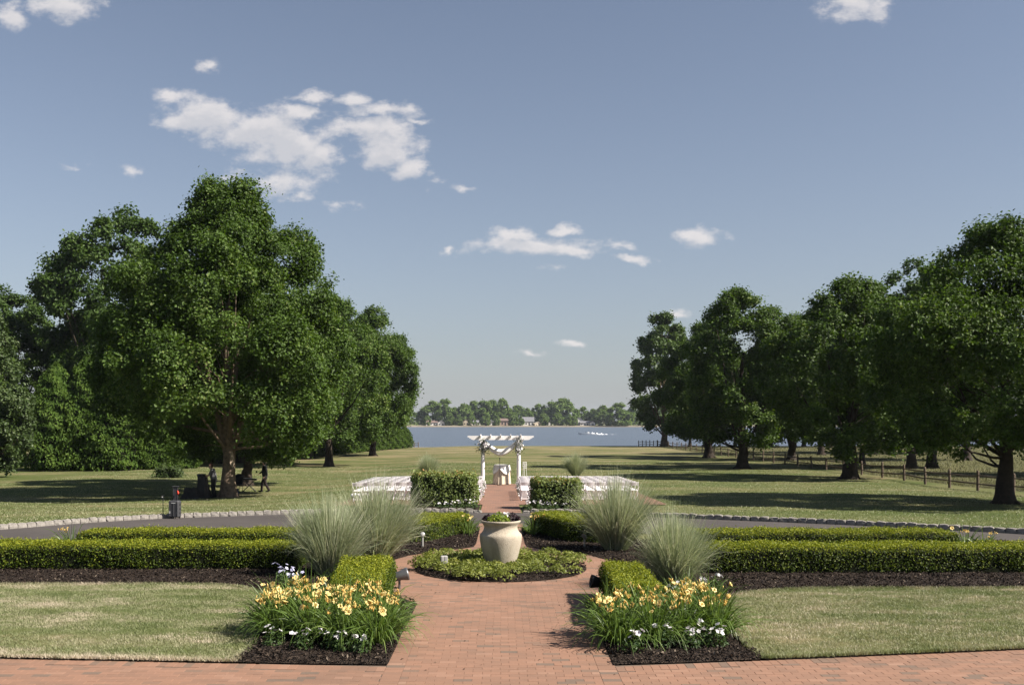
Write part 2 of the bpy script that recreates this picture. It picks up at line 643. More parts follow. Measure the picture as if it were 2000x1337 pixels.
simple('house_cream', (0.48, 0.416, 0.32), .8, 0, .05, 1)
simple('house_pink', (0.4, 0.288, 0.24), .8, 0, .05, 1)
simple('roof_brown', (0.144, 0.102, 0.09), .85, 0, .15, 2)
simple('roof_grey', (0.15, 0.15, 0.162), .85, 0, .15, 2)
simple('window_dark', (0.018, 0.021, 0.027), .15, 0, .1, 2, 0, .6)
simple('boat_white', (0.779, 0.779, 0.779), .3, 0, .02, 2, 0, .5)
simple('foam', (0.76, 0.779, 0.798), .9, 0, .1, .6)
simple('plain_soil', (0.018, 0.0132, 0.0102), .95, 0, .4, 14, .8, .1, 40)


def _lawn(t, bs):
    geo = t.node('ShaderNodeNewGeometry')
    pos = geo.outputs['Position']
    sep = t.node('ShaderNodeSeparateXYZ')
    t.l.new(pos, sep.inputs[0])
    a, _ = t.noise(t.vmath('MULTIPLY', pos, (.10, .22, 0)), 1.0, 4, .6)
    b, _ = t.noise(t.vmath('MULTIPLY', pos, (.55, .9, 0)), 1.0, 5, .65)
    c, _ = t.noise(pos, 7.0, 4, .7)
    k, _ = t.noise(pos, 30.0, 2, .6)
    # mown swaths: the nap of the grass, alternate strips bent two ways
    sw = t.math('SINE', t.math('MULTIPLY_ADD', t.math('MULTIPLY_ADD', sep.outputs[0], .16, sep.outputs[1]), 2.3,
                               t.math('MULTIPLY', b, 2.2)))
    d_, _ = t.noise(t.vmath('MULTIPLY', pos, (.9, 2.6, 0)), 1.0, 6, .7)
    f = t.math('MULTIPLY_ADD', a, .85, t.math('MULTIPLY_ADD', b, .34, t.math('MULTIPLY_ADD', d_, .30, t.math('MULTIPLY', c, .12))))
    f = t.math('ADD', f, t.math('MULTIPLY', sw, .016))
    f = t.math('MULTIPLY_ADD', t.smooth(sep.outputs[1], 60, 165), .13, f)
    col = t.ramp(f, [(.56, (0.042, 0.0648, 0.0132)), (.72, (0.072, 0.0912, 0.0252)), (.86, (0.114, 0.117, 0.0468)), (1.0, (0.216, 0.174, 0.099))])
    # rough hay meadow beyond the rail fence
    mead = t.smooth(sep.outputs[0], 25.0, 26.2)
    hay = t.ramp(b, [(.35, (0.074, 0.080, 0.029)), (.55, (0.118, 0.112, 0.050)), (.75, (0.080, 0.088, 0.033))])
    col = t.mix(t.math('MULTIPLY', mead, .9), col, hay)
    col = t.mix(t.math('MULTIPLY_ADD', k, .5, .0), col, t.mix(1, col, (.55, .60, .50), 'MULTIPLY'))
    t.l.new(col, bs.inputs['Base Color'])
    bs.inputs['Roughness'].default_value = .95
    bs.inputs['Specular IOR Level'].default_value = .15
    bn = t.node('ShaderNodeBump')
    bn.inputs['Strength'].default_value = .55
    bn.inputs['Distance'].default_value = .05
    t.l.new(t.math('ADD', c, k), bn.inputs['Height'])
    t.l.new(bn.outputs[0], bs.inputs['Normal'])


principled('lawn', _lawn)


def _asphalt(t, bs):
    geo = t.node('ShaderNodeNewGeometry')
    pos = geo.outputs['Position']
    a, _ = t.noise(pos, .5, 5, .6)
    c, _ = t.noise(pos, 45.0, 3, .7)
    f = t.math('MULTIPLY_ADD', c, .5, t.math('MULTIPLY', a, .6))
    t.l.new(t.ramp(f, [(.35, (0.045, 0.0395, 0.0375)), (.75, (0.077, 0.068, 0.064))]), bs.inputs['Base Color'])
    bs.inputs['Roughness'].default_value = .9
    bs.inputs['Specular IOR Level'].default_value = .2
    bn = t.node('ShaderNodeBump')
    bn.inputs['Strength'].default_value = .4
    bn.inputs['Distance'].default_value = .01
    t.l.new(c, bn.inputs['Height'])
    t.l.new(bn.outputs[0], bs.inputs['Normal'])


principled('asphalt', _asphalt)


def _brick(t, bs):
    at = t.node('ShaderNodeAttribute', attribute_name='tint')
    geo = t.node('ShaderNodeNewGeometry')
    pos = geo.outputs['Position']
    f, _ = t.noise(pos, 28, 5, .7)
    g, _ = t.noise(pos, .9, 4, .6)
    base = t.ramp(at.outputs['Fac'], [(0, (0.141, 0.102, 0.0768)), (.16, (0.171, 0.111, 0.0792)), (.35, (0.207, 0.12, 0.0816)), (.75, (0.237, 0.1332, 0.0888)), (1, (0.261, 0.1572, 0.1092))])
    base = t.mix(t.math('MULTIPLY', f, .4), base, t.mix(1, base, (.70, .72, .74), 'MULTIPLY'))
    base = t.mix(t.smooth(g, .45, .75), base, t.mix(1, base, (.82, .86, .88), 'MULTIPLY'))
    t.l.new(base, bs.inputs['Base Color'])
    bs.inputs['Roughness'].default_value = .85
    bs.inputs['Specular IOR Level'].default_value = .25
    bn = t.node('ShaderNodeBump')
    bn.inputs['Strength'].default_value = .35
    bn.inputs['Distance'].default_value = .006
    t.l.new(f, bn.inputs['Height'])
    t.l.new(bn.outputs[0], bs.inputs['Normal'])


principled('brick', _brick)


def _farbrick(t, bs):
    geo = t.node('ShaderNodeNewGeometry')
    bt = t.node('ShaderNodeTexBrick')
    t.l.new(geo.outputs['Position'], bt.inputs['Vector'])
    bt.inputs['Color1'].default_value = (0.2520, 0.1320, 0.0900, 1)
    bt.inputs['Color2'].default_value = (0.1800, 0.1110, 0.0810, 1)
    bt.inputs['Mortar'].default_value = (0.0960, 0.0690, 0.0540, 1)
    bt.inputs['Scale'].default_value = 1.0
    bt.inputs['Brick Width'].default_value = .203
    bt.inputs['Row Height'].default_value = .102
    bt.inputs['Mortar Size'].default_value = .004
    f, _ = t.noise(geo.outputs['Position'], 1.2, 5, .6)
    t.l.new(t.mix(t.smooth(f, .4, .7), bt.outputs[0], t.mix(1, bt.outputs[0], (.80, .84, .88), 'MULTIPLY')), bs.inputs['Base Color'])
    bs.inputs['Roughness'].default_value = .88
    bs.inputs['Specular IOR Level'].default_value = .2


principled('laid_brick', _farbrick)
simple('joint_sand', (0.132, 0.099, 0.078), .95, 0, .3, 20, .2, .1)
simple('kerb_granite', (0.198, 0.183, 0.165), .9, 0, .30, 9, .6, .2, 40)


def _mulch(t, bs):
    geo = t.node('ShaderNodeNewGeometry')
    pos = geo.outputs['Position']
    v = t.node('ShaderNodeTexVoronoi')
    v.inputs['Scale'].default_value = 38
    t.l.new(pos, v.inputs['Vector'])
    f, _ = t.noise(pos, 60, 4, .7)
    col = t.ramp(t.math('MULTIPLY_ADD', f, .6, t.math('MULTIPLY', v.outputs['Distance'], .7)),
                 [(.25, (0.0048, 0.0036, 0.003)), (.6, (0.0204, 0.0144, 0.0108)), (.85, (0.045, 0.0324, 0.024))])
    t.l.new(col, bs.inputs['Base Color'])
    bs.inputs['Roughness'].default_value = .95
    bs.inputs['Specular IOR Level'].default_value = .15
    bn = t.node('ShaderNodeBump')
    bn.inputs['Strength'].default_value = 1.0
    bn.inputs['Distance'].default_value = .04
    t.l.new(v.outputs['Distance'], bn.inputs['Height'])
    t.l.new(bn.outputs[0], bs.inputs['Normal'])


principled('mulch', _mulch)


def _water(t, bs):
    geo = t.node('ShaderNodeNewGeometry')
    pos = geo.outputs['Position']
    a, _ = t.noise(t.vmath('MULTIPLY', pos, (.5, 1.1, 0)), 1.0, 5, .65)
    b, _ = t.noise(t.vmath('MULTIPLY', pos, (.03, .05, 0)), 1.0, 4, .6)
    bs.inputs['Base Color'].default_value = (.075, .095, .125, 1)
    bs.inputs['Roughness'].default_value = .32
    bs.inputs['IOR'].default_value = 1.33
    bn = t.node('ShaderNodeBump')
    bn.inputs['Strength'].default_value = 1.0
    bn.inputs['Distance'].default_value = .55
    t.l.new(t.math('MULTIPLY', a, t.math('MULTIPLY_ADD', b, .8, .5)), bn.inputs['Height'])
    t.l.new(bn.outputs[0], bs.inputs['Normal'])


principled('water', _water)


def _shore(t, bs):
    geo = t.node('ShaderNodeNewGeometry')
    pos = geo.outputs['Position']
    sep = t.node('ShaderNodeSeparateXYZ')
    t.l.new(pos, sep.inputs[0])
    a, _ = t.noise(t.vmath('MULTIPLY', pos, (.03, .06, 0)), 1.0, 5, .65)
    sand = t.ramp(a, [(.35, (0.132, 0.114, 0.078)), (.65, (0.24, 0.198, 0.144))])
    grass = t.ramp(a, [(.35, (0.078, 0.096, 0.036)), (.65, (0.132, 0.138, 0.06))])
    f = t.math('MULTIPLY_ADD', a, 12.0, sep.outputs[1])
    t.l.new(t.mix(t.smooth(f, 888, 904), sand, grass), bs.inputs['Base Color'])
    bs.inputs['Roughness'].default_value = .95


principled('shore', _shore)

# ================================================================== setting
def struct(name, me, mat, parent=None, kind='structure', label=None):
    o = obj(name, me, mat, parent)
    o['kind'] = kind
    if label:
        o['label'] = label
    return o


def build_ground():
    xs = np.concatenate([[-3000, -1500, -700, -400, -180, -110, -80], np.arange(-62, 70, 1.5), [85, 120, 200, 420, 1000, 1800, 3000]])
    ys = np.concatenate([[-1500, -600, -200, -60, -15], np.arange(-2, 180, 1.25), [184, 190, 205, 230, 260]])
    gx, gy = np.meshgrid(xs, ys)
    z = gz(gx, gy)
    v = np.stack([gx, gy, z], -1).reshape(-1, 3)
    nx, ny = len(xs), len(ys)
    i = np.arange((ny - 1) * (nx - 1))
    r, c = i // (nx - 1), i % (nx - 1)
    a = r * nx + c
    f = np.stack([a, a + 1, a + nx + 1, a + nx], 1)
    struct('lawn', mesh_np('lawn', v, f, smooth=True), M['lawn'], label='mown lawn with dry patches running down to the river')
    # river
    xs = np.concatenate([[-3000, -1500, -700], np.arange(-400, 520, 60), [800, 1800, 3000]])
    ys = np.concatenate([np.arange(176, 460, 40), [560, 680, 780, 850]])
    gx, gy = np.meshgrid(xs, ys)
    v = np.stack([gx, gy, np.full_like(gx, -3.65)], -1).reshape(-1, 3)
    nx, ny = len(xs), len(ys)
    i = np.arange((ny - 1) * (nx - 1))
    r, c = i // (nx - 1), i % (nx - 1)
    a = r * nx + c
    struct('river', mesh_np('river', v, np.stack([a, a + 1, a + nx + 1, a + nx], 1)), M['water'])
    xs = np.concatenate([[-3000, -1500, -700], np.arange(-400, 520, 8), [800, 1800, 3000]])
    ys = np.array([832, 842, 848, 856, 868, 885, 905, 960, 1400, 2200, 3000])
    zz = np.array([-5.0, -3.6, -3.1, -2.8, -2.5, -1.9, -1.3, -1.2, -1.0, -1, -1])
    gx, gy = np.meshgrid(xs, ys)
    zz = np.repeat(zz[:, None], len(xs), 1)
    wob = np.interp(xs, np.arange(-6000, 6001, 25), rng.normal(0, 1, 481))
    gy = gy + wob[None, :] * 3.0 + np.where(xs > 75, (xs - 75) * .03, 0)[None, :]
    v = np.stack([gx, gy, zz + wob[None, :] * .1], -1).reshape(-1, 3)
    nx, ny = len(xs), len(ys)
    i = np.arange((ny - 1) * (nx - 1))
    r, c = i // (nx - 1), i % (nx - 1)
    a = r * nx + c
    struct('far_shore', mesh_np('far_shore', v, np.stack([a, a + 1, a + nx + 1, a + nx], 1), smooth=True), M['shore'])


build_ground()


def E(x):
    return 11.40 + np.where(x < -1.3, (-x - 1.3) * .085, np.where(x > 1.3, (x - 1.3) * .165, 0))


CY = 19.8          # centre of the round bed


def brick_verts(cx, cy, z, lx, ly, h=.03):
    ch = .0016
    hx, hy = lx / 2, ly / 2
    return [(cx - hx + ch, cy - hy + ch, z), (cx + hx - ch, cy - hy + ch, z), (cx + hx - ch, cy + hy - ch, z), (cx - hx + ch, cy + hy - ch, z),
            (cx - hx, cy - hy, z - ch), (cx + hx, cy - hy, z - ch), (cx + hx, cy + hy, z - ch), (cx - hx, cy + hy, z - ch),
            (cx - hx, cy - hy, z - h), (cx + hx, cy - hy, z - h), (cx + hx, cy + hy, z - h), (cx - hx, cy + hy, z - h)]


BF = [(0, 1, 2, 3), (4, 5, 1, 0), (5, 6, 2, 1), (6, 7, 3, 2), (7, 4, 0, 3), (8, 9, 5, 4), (9, 10, 6, 5), (10, 11, 7, 6), (11, 8, 4, 7)]


def build_paving():
    PX, PY, J = .203, .1016, .0026
    bl = []                                   # (x, y, length in x, length in y)

    def lay(x0, x1, y, off, ok=None):
        """one course of running bond between x0 and x1, cut at the ends"""
        k = math.floor((x0 - off) / PX) - 1
        while True:
            c = k * PX + off
            lo, hi = max(c - PX / 2, x0), min(c + PX / 2, x1)
            k += 1
            if c - PX / 2 > x1:
                break
            if hi - lo > .03 and (ok is None or ok((lo + hi) / 2)):
                bl.append(((lo + hi) / 2, y, hi - lo - J, PY - J))
    j = 0
    y = 10.2
    while y < 27.2:
        off = (PX / 2 if j % 2 else 0) + random.uniform(-.010, .010)
        if y < 15.55:
            lay(-1.105, 1.105, y, off)
            for s in (-1, 1):
                lay(min(s * 8.6, s * 1.312), max(s * 8.6, s * 1.312), y, off, lambda q: y < E(np.float64(q)) - .21)
        else:
            w = 2.75 * math.sqrt(max(0, 1 - ((y - CY) / 4.0) ** 2))
            if y < 17.3:
                w = max(w, 2.1)
            if y > 22.6:
                w = max(w, .80)
            wi = 1.45 * math.sqrt(max(0, 1 - ((y - CY) / 1.75) ** 2))
            if wi > .1:
                lay(-w, -wi, y, off)
                lay(wi, w, y, off)
            else:
                lay(-w, w, y, off)
        y += PY
        j += 1
    y = 10.2
    while y < 15.55:                           # soldier borders of the walk
        for s in (-1, 1):
            bl.append((s * 1.2085, y, .2045, PY - J))
        y += PY
    x = 1.364
    while x < 8.6:                             # soldier course along the lawn edge
        for s in (-1, 1):
            bl.append((s * x, float(E(np.float64(s * x))) - .105, PY - J, .203))
        x += PY
    poly = [(-9, 9.6), (9, 9.6), (9, float(E(np.float64(9.)))), (2.8, float(E(np.float64(2.8)))), (2.8, 24), (.82, 24.5), (.82, 27.3),
            (-.82, 27.3), (-.82, 24.5), (-2.8, 24), (-2.8, float(E(np.float64(-2.8)))), (-9, float(E(np.float64(-9.))))]
    v, f = sheet(poly, .0245, .5)
    path = struct('brick_path', mesh_np('brick_path', v, f), M['joint_sand'], label='red brick walk with soldier borders round the urn bed')

    def tint():
        q = random.random()
        return random.uniform(0, .25) if q < .10 else (random.uniform(.25, .5) if q < .34 else min(1, max(.3, random.gauss(.62, .15))))
    seen = [b for b in bl if b[1] > 10.72 and abs(b[0]) < b[1] * .515 and b[2] > .09]
    seen.sort(key=lambda b: b[1] + (0.9 if abs(b[0]) > 1.32 else 0))
    own = set(id(b) for b in seen[:300])
    variants = {}
    for b in bl:
        if id(b) not in own:
            continue
        key = (round(b[2], 3), round(b[3], 3), random.randrange(14))
        if key not in variants:
            me = bpy.data.meshes.new('brick')
            me.from_pydata(brick_verts(0, 0, 0, b[2], b[3]), [], BF)
            a = me.attributes.new('tint', 'FLOAT', 'FACE')
            a.data.foreach_set('value', [tint()] * 9)
            me.materials.append(M['brick'])
            variants[key] = me
        o = obj('brick', variants[key], None, path)
        o.location = (b[0], b[1], float(gz(b[0], b[1])) + .030 + random.uniform(-.0015, .0015))
        o.rotation_euler = (random.uniform(-.008, .008), random.uniform(-.006, .006), random.uniform(-.012, .012))
    V, F, T = [], [], []
    for b in bl:
        if id(b) in own:
            continue
        o = len(V)
        z = float(gz(b[0], b[1])) + .030 + random.uniform(-.0015, .0015)
        V += brick_verts(b[0], b[1], z, b[2], b[3])
        F += [[i + o for i in q] for q in BF]
        T += [tint()] * 9
    struct('brick_field', mesh_np('brick_field', np.array(V), np.array(F), T), M['brick'], path, 'stuff')


build_paving()

KERB = spline([(-17.6, 19.0), (-16.9, 22.5), (-15.7, 26.0), (-14.25, 28.7), (-12.79, 31.0), (-11.2, 32.75), (-9.2, 33.85), (-6.76, 34.7), (-3.22, 35.05),
               (0, 34.85), (2.64, 34.3), (5.28, 33.1), (6.96, 32.1), (9.1, 30.95), (11.08, 29.7), (12.75, 28.4), (14.3, 27.1), (16.2, 24.8), (17.8, 21.5)], 10)


def build_drive():
    T = np.gradient(KERB, axis=0)
    T /= np.linalg.norm(T, axis=1, keepdims=True)
    N = np.stack([T[:, 1], -T[:, 0]], 1)
    inner = KERB + N * 5.6
    poly = [tuple(p) for p in KERB[::2] + N[::2] * -.06] + [tuple(p) for p in inner[::-2]]
    v, f = sheet(poly, .020, .8)
    struct('driveway', mesh_np('driveway', v, f), M['asphalt'], label='grey asphalt drive curving across behind the hedges')
    kerb = bpy.data.objects.new('kerb', None)
    COL.objects.link(kerb)
    kerb['kind'] = 'structure'
    kerb['label'] = 'row of rough granite blocks edging the drive'
    vari = []
    for k in range(9):
        r = np.random.default_rng(100 + k)
        bm = bmesh.new()
        bmesh.ops.create_cube(bm, size=1.0)
        bmesh.ops.subdivide_edges(bm, edges=bm.edges[:], cuts=2, use_grid_fill=True)
        for vv in bm.verts:
            c = vv.co
            q = Vector((c.x * 2, c.y * 2, c.z * 2))
            rr = 1 - .10 * max(0, (abs(q.x) ** 4 + abs(q.y) ** 4 + abs(q.z) ** 4) - 1.2)
            c.x *= (.275 + .03 * r.random()) * rr
            c.y *= .17 * rr
            c.z *= .25 * rr
            vv.co = c + Vector(r.normal(0, .008, 3))
        me = bpy.data.meshes.new('kerb_stone')
        bm.to_mesh(me)
        bm.free()
        me.materials.append(M['kerb_granite'])
        vari.append(me)
    s = np.concatenate([[0], np.cumsum(np.linalg.norm(np.diff(KERB, axis=0), axis=1))])
    d = 0.0
    while d < s[-1]:
        x = np.interp(d, s, KERB[:, 0])
        y = np.interp(d, s, KERB[:, 1])
        x2 = np.interp(d + .1, s, KERB[:, 0])
        y2 = np.interp(d + .1, s, KERB[:, 1])
        low = abs(x) < .95
        if y > 24.5 and abs(x) > .72:
            o = obj('kerb_stone', random.choice(vari), None, kerb)
            o.location = (x, y, float(gz(x, y)) + (.045 if not low else -.02) + random.uniform(-.012, .012))
            o.rotation_euler = (random.uniform(-.05, .05), random.uniform(-.04, .04), math.atan2(y2 - y, x2 - x) + random.uniform(-.06, .06))
        d += .292


build_drive()


def build_far_paving():
    poly = [(-.66, 27.3), (.66, 27.3), (.66, 30.5), (-.66, 30.5)]
    v, f = sheet(poly, .028, .6)
    struct('brick_walk', mesh_np('brick_walk', v, f), M['laid_brick'], label='brick walk between the rear box hedges')
    poly = [(-.72, 34.85), (.72, 34.85), (.72, 39.2), (6.55, 39.2), (6.65, 49.6), (1.25, 49.6), (1.25, 57.6), (-1.25, 57.6), (-1.25, 49.6), (-6.65, 49.6), (-6.55, 39.2), (-.72, 39.2)]
    v, f = sheet(poly, .030, .8)
    struct('brick_court', mesh_np('brick_court', v, f), M['laid_brick'], label='brick court and aisle under the ceremony chairs')


build_far_paving()

ring_l = [(-1.30, 15.5), (-1.75, 16.35), (-2.12, 17.4), (-2.36, 18.6), (-2.45, 19.8), (-2.34, 20.9), (-2.02, 21.9), (-1.5, 22.7), (-.95, 23.25), (-.64, 23.7)]
BED_L = [(-1.30, 11.46)] + ring_l + [(-.60, 24.4), (-.60, 28.6), (-2.9, 29.0), (-3.6, 24.9), (-12.5, 24.9), (-12.5, 17.35)] + \
    [tuple(p) for p in spline([(-7, 17.42), (-5.5, 17.40), (-4.5, 17.15), (-3.95, 16.3), (-3.6, 15.1), (-3.28, 13.6), (-3.10, 12.4), (-3.10, 11.58)], 6)]
BED_R = [(1.30, 11.46)] + [(-x, y) for x, y in ring_l] + [(.60, 24.4), (.60, 28.6), (2.9, 29.0), (3.6, 24.9), (12.5, 24.9), (12.5, 17.05)] + \
    [tuple(p) for p in spline([(7.5, 16.95), (5.6, 16.95), (4.6, 16.75), (3.85, 16.25), (3.45, 15.3), (3.15, 13.7), (3.06, 12.5), (3.10, 11.72)], 6)]
BED_L = BED_L + [(-2.2, 11.50)]
BED_R = BED_R + [(2.2, 11.57)]
ROUND = [(1.70 * math.cos(a), CY + 1.97 * math.sin(a)) for a in np.linspace(0, 2 * PI, 56, endpoint=False)]
BED_SL = [(-3.6, 35.35), (-.80, 35.25), (-.78, 38.7), (-3.4, 38.9)]
BED_SR = [(.82, 34.95), (3.2, 34.5), (3.3, 37.9), (.82, 37.9)]
LAWN_L = [(-12.5, 17.35)] + [tuple(p) for p in spline([(-7, 17.42), (-5.5, 17.40), (-4.5, 17.15), (-3.95, 16.3), (-3.6, 15.1), (-3.28, 13.6), (-3.10, 12.4), (-3.10, 11.58)], 6)] + \
    [(x, float(E(np.float64(x))) + .01) for x in (-4, -5, -6, -8, -10, -12.5)]
LAWN_R = [(12.5, 17.05)] + [tuple(p) for p in spline([(7.5, 16.95), (5.6, 16.95), (4.6, 16.75), (3.85, 16.25), (3.45, 15.3), (3.15, 13.7), (3.06, 12.5), (3.10, 11.72)], 6)] + \
    [(x, float(E(np.float64(x))) + .01) for x in (4, 5, 6, 8, 10, 12.5)]


def chips(name, polys, n_per_m2, zoff, parent):
    Cs = []
    for P in polys:
        P = np.array(P)
        lo, hi = P.min(0), P.max(0)
        n = int((hi[0] - lo[0]) * (hi[1] - lo[1]) * n_per_m2)
        q = rng.uniform(lo, hi, (n, 2))
        q = q[inside(q, P)]
        q = q[q[:, 1] < 30]
        Cs.append(np.column_stack([q, gz(q[:, 0], q[:, 1]) + zoff + rng.uniform(.0, .03, len(q))]))
    C = np.concatenate(Cs)
    N = unit(rng.normal(size=C.shape) * .55 + np.array([0, 0, 1]))
    v, f = leaf_quads(C, N, rng.uniform(.025, .075, len(C)), 2.2)
    o = obj(name, mesh_np(name, v, f, rng.random(len(C)) ** 1.2), M['mulch_chip'], parent)
    o['kind'] = 'stuff'
    return o


def build_beds():
    for nm, P, lab in (('planting_bed', BED_L, 'dark mulch bed under the hedges left of the brick walk'),
                       ('planting_bed', BED_R, 'dark mulch bed under the hedges right of the brick walk'),
                       ('planting_bed', ROUND, 'round mulch bed in the middle of the brick circle'),
                       ('planting_bed', BED_SL, 'mulch bed under the left shrub before the chairs'),
                       ('planting_bed', BED_SR, 'mulch bed under the right shrub before the chairs')):
        v, f = sheet(P, .043, .14 if P is not BED_SL and P is not BED_SR else .3, .012, .035 if P is not ROUND else .05)
        b = struct(nm, mesh_np(nm, v, f), M['mulch'], label=lab)
        if P is not BED_SL and P is not BED_SR:
            chips('mulch_chips', [P], 620, .07, b)
    for P, lab in ((LAWN_L, 'front lawn panel left of the walk'), (LAWN_R, 'front lawn panel right of the walk')):
        v, f = sheet(P, .056, .3, .006)
        b = struct('lawn_panel', mesh_np('lawn_panel', v, f, smooth=True), M['lawn'], label=lab)
        A = np.array(P)
        # cut turf edge down to the paving
        rim = []
        n = len(P)
        vs, fs = [], []
        for x, y in P:
            g = float(gz(x, y))
            vs += [(x, y, g + .056), (x, y, g + .0)]
        for i in range(n):
            k = (i + 1) % n
            fs.append((2 * i, 2 * i + 1, 2 * k + 1, 2 * k))
        e = struct('turf_edge', mesh_np('turf_edge', np.array(vs), np.array(fs)), M['plain_soil'], b)
        # blades
        q = rng.uniform(A.min(0), A.max(0), (int(np.prod(A.max(0) - A.min(0)) * 5200), 2))
        q = q[inside(q, A)]
        q = q[np.abs(q[:, 0]) < q[:, 1] * .53 + .4]
        # a fringe of longer blades along the edge
        ed = []
        for i in range(n):
            a_, b_ = A[i], A[(i + 1) % n]
            m = int(np.linalg.norm(b_ - a_) * 900)
            tt = rng.random((m, 1))
            ed.append(a_ + (b_ - a_) * tt + rng.normal(0, .022, (m, 2)))
        ed = np.concatenate(ed)
        ed = ed[np.abs(ed[:, 0]) < 9]
        q = np.concatenate([q, ed])
        N_ = len(q)
        h = rng.uniform(.014, .034, N_)
        h[-len(ed):] = rng.uniform(.02, .06, len(ed))
        ang = rng.uniform(0, 2 * PI, N_)
        lean = rng.uniform(.1, 1.2, N_) * h
        la = rng.uniform(0, 2 * PI, N_)
        z = gz(q[:, 0], q[:, 1]) + .053
        w = rng.uniform(.0028, .0052, N_)
        b0 = np.column_stack([q[:, 0] - np.cos(ang) * w, q[:, 1] - np.sin(ang) * w, z])
        b1 = np.column_stack([q[:, 0] + np.cos(ang) * w, q[:, 1] + np.sin(ang) * w, z])
        tp = np.column_stack([q[:, 0] + np.cos(la) * lean, q[:, 1] + np.sin(la) * lean, z + h])
        vv = np.stack([b0, b1, tp], 1).reshape(-1, 3)
        # patchy dry and green tufts
        def val(sc, seed):
            r = np.random.default_rng(seed)
            g = r.random((64, 64))
            X = (q[:, 0] * sc[0] + 31) % 63
            Y = (q[:, 1] * sc[1] + 31) % 63
            xi, yi = X.astype(int), Y.astype(int)
            fx, fy = _s(X - xi), _s(Y - yi)
            return (g[xi, yi] * (1 - fx) + g[xi + 1, yi] * fx) * (1 - fy) + (g[xi, yi + 1] * (1 - fx) + g[xi + 1, yi + 1] * fx) * fy
        patch = .40 * val((.8, 1.9), 3) + .35 * val((2.1, 4.3), 4) + .25 * val((6, 9), 5)
        tint = np.clip((patch - .5) * 1.3 + .56 + rng.normal(0, .10, N_), 0, 1)
        dry = np.clip(1 - (q[:, 1] - E(q[:, 0])) / .35, 0, 1)
        if P is LAWN_L:
            tint = np.clip(tint + dry * .25, 0, 1)
        else:
            tint = np.clip(tint - dry * .22, 0, 1)
        g_ = obj('grass_blades', mesh_np('grass_blades', vv, np.arange(3 * N_).reshape(-1, 3), tint), M['lawn_blade'], b)
        g_['kind'] = 'stuff'


build_beds()


def build_litter():
    n = 260
    x = rng.uniform(-2.3, 2.3, n)
    y = 11 + rng.random(n) * 12
    k = (np.abs(x) < np.where(y < 15.6, 1.28, np.sqrt(np.clip(1 - ((y - CY) / 3.75) ** 2, 0, 1)) * 2.4)) & ((x / 1.75) ** 2 + ((y - CY) / 2.02) ** 2 > 1)
    x, y = x[k], y[k]
    P = np.column_stack([x, y, gz(x, y) + .037])
    v, f = leaf_quads(P, unit(rng.normal(size=P.shape) * .25 + np.array([0, 0, 1])), rng.uniform(.015, .045, len(P)), 1.9)
    o = obj('leaf_litter', mesh_np('leaf_litter', v, f, rng.random(len(P)) * .92), M['mulch_chip'])
    tag(o, 'scraps of mulch and dry leaf strewn on the brick walk', 'litter', kind='stuff')


build_litter()


def build_meadow():
    n = 90000
    y = 45 + (165 - 45) * rng.random(n) ** 1.0
    x = 25.8 + rng.random(n) ** 1.3 * (np.minimum(y * .56, 80) - 20)
    h = rng.uniform(.06, .20, n)
    w = .006 + y * .00011
    ang = rng.uniform(0, PI, n)
    z = gz(x, y) - .02
    la = rng.uniform(0, 2 * PI, n)
    b0 = np.column_stack([x - np.cos(ang) * w, y - np.sin(ang) * w, z])
    b1 = np.column_stack([x + np.cos(ang) * w, y + np.sin(ang) * w, z])
    tp = np.column_stack([x + np.cos(la) * h * .4, y + np.sin(la) * h * .4, z + h])
    o = obj('meadow_grass', mesh_np('meadow_grass', np.stack([b0, b1, tp], 1).reshape(-1, 3), np.arange(3 * n).reshape(-1, 3), rng.random(n)), M['meadow_blade'])
    tag(o, 'tall dry meadow grass beyond the rail fence', 'grass', kind='stuff')



def build_tufts():
    n = 230000
    y = 26.5 + (95 - 26.5) * rng.random(n) ** 1.35
    x = (rng.random(n) * 2 - 1) * np.minimum(y * .56, 33)
    k = (x < 24) & ~((np.abs(x) < 6.8) & (y > 39) & (y < 49.8)) & ~((np.abs(x) < 1.4) & (y < 58)) & ~((np.abs(x) < 3.7) & (y < 39.2))
    kd = np.interp(x, KERB[:, 0], KERB[:, 1])
    k &= y > kd + .25
    x, y = x[k], y[k]
    n = len(x)
    g = np.random.default_rng(9).random((80, 80))
    X, Y = (x * .45 + 40) % 79, (y * .8) % 79
    xi, yi = X.astype(int), Y.astype(int)
    fx, fy = _s(X - xi), _s(Y - yi)
    pt = (g[xi, yi] * (1 - fx) + g[xi + 1, yi] * fx) * (1 - fy) + (g[xi, yi + 1] * (1 - fx) + g[xi + 1, yi + 1] * fx) * fy
    h = rng.uniform(.025, .06, n)
    w = .010 + y * .0002
    ang = rng.uniform(0, PI, n)
    la = rng.uniform(0, 2 * PI, n)
    z = gz(x, y) - .012
    b0 = np.column_stack([x - np.cos(ang) * w, y - np.sin(ang) * w, z])
    b1 = np.column_stack([x + np.cos(ang) * w, y + np.sin(ang) * w, z])
    tp = np.column_stack([x + np.cos(la) * h * .9, y + np.sin(la) * h * .9, z + h])
    tint = np.clip(.10 + pt * .5 + rng.normal(0, .16, n), 0, 1)
    o = obj('lawn_grass', mesh_np('lawn_grass', np.stack([b0, b1, tp], 1).reshape(-1, 3), np.arange(3 * n).reshape(-1, 3), tint), M['lawn_blade'])
    tag(o, 'short grass tufts of the lawn beyond the drive', 'grass', kind='stuff')


build_tufts()
build_meadow()
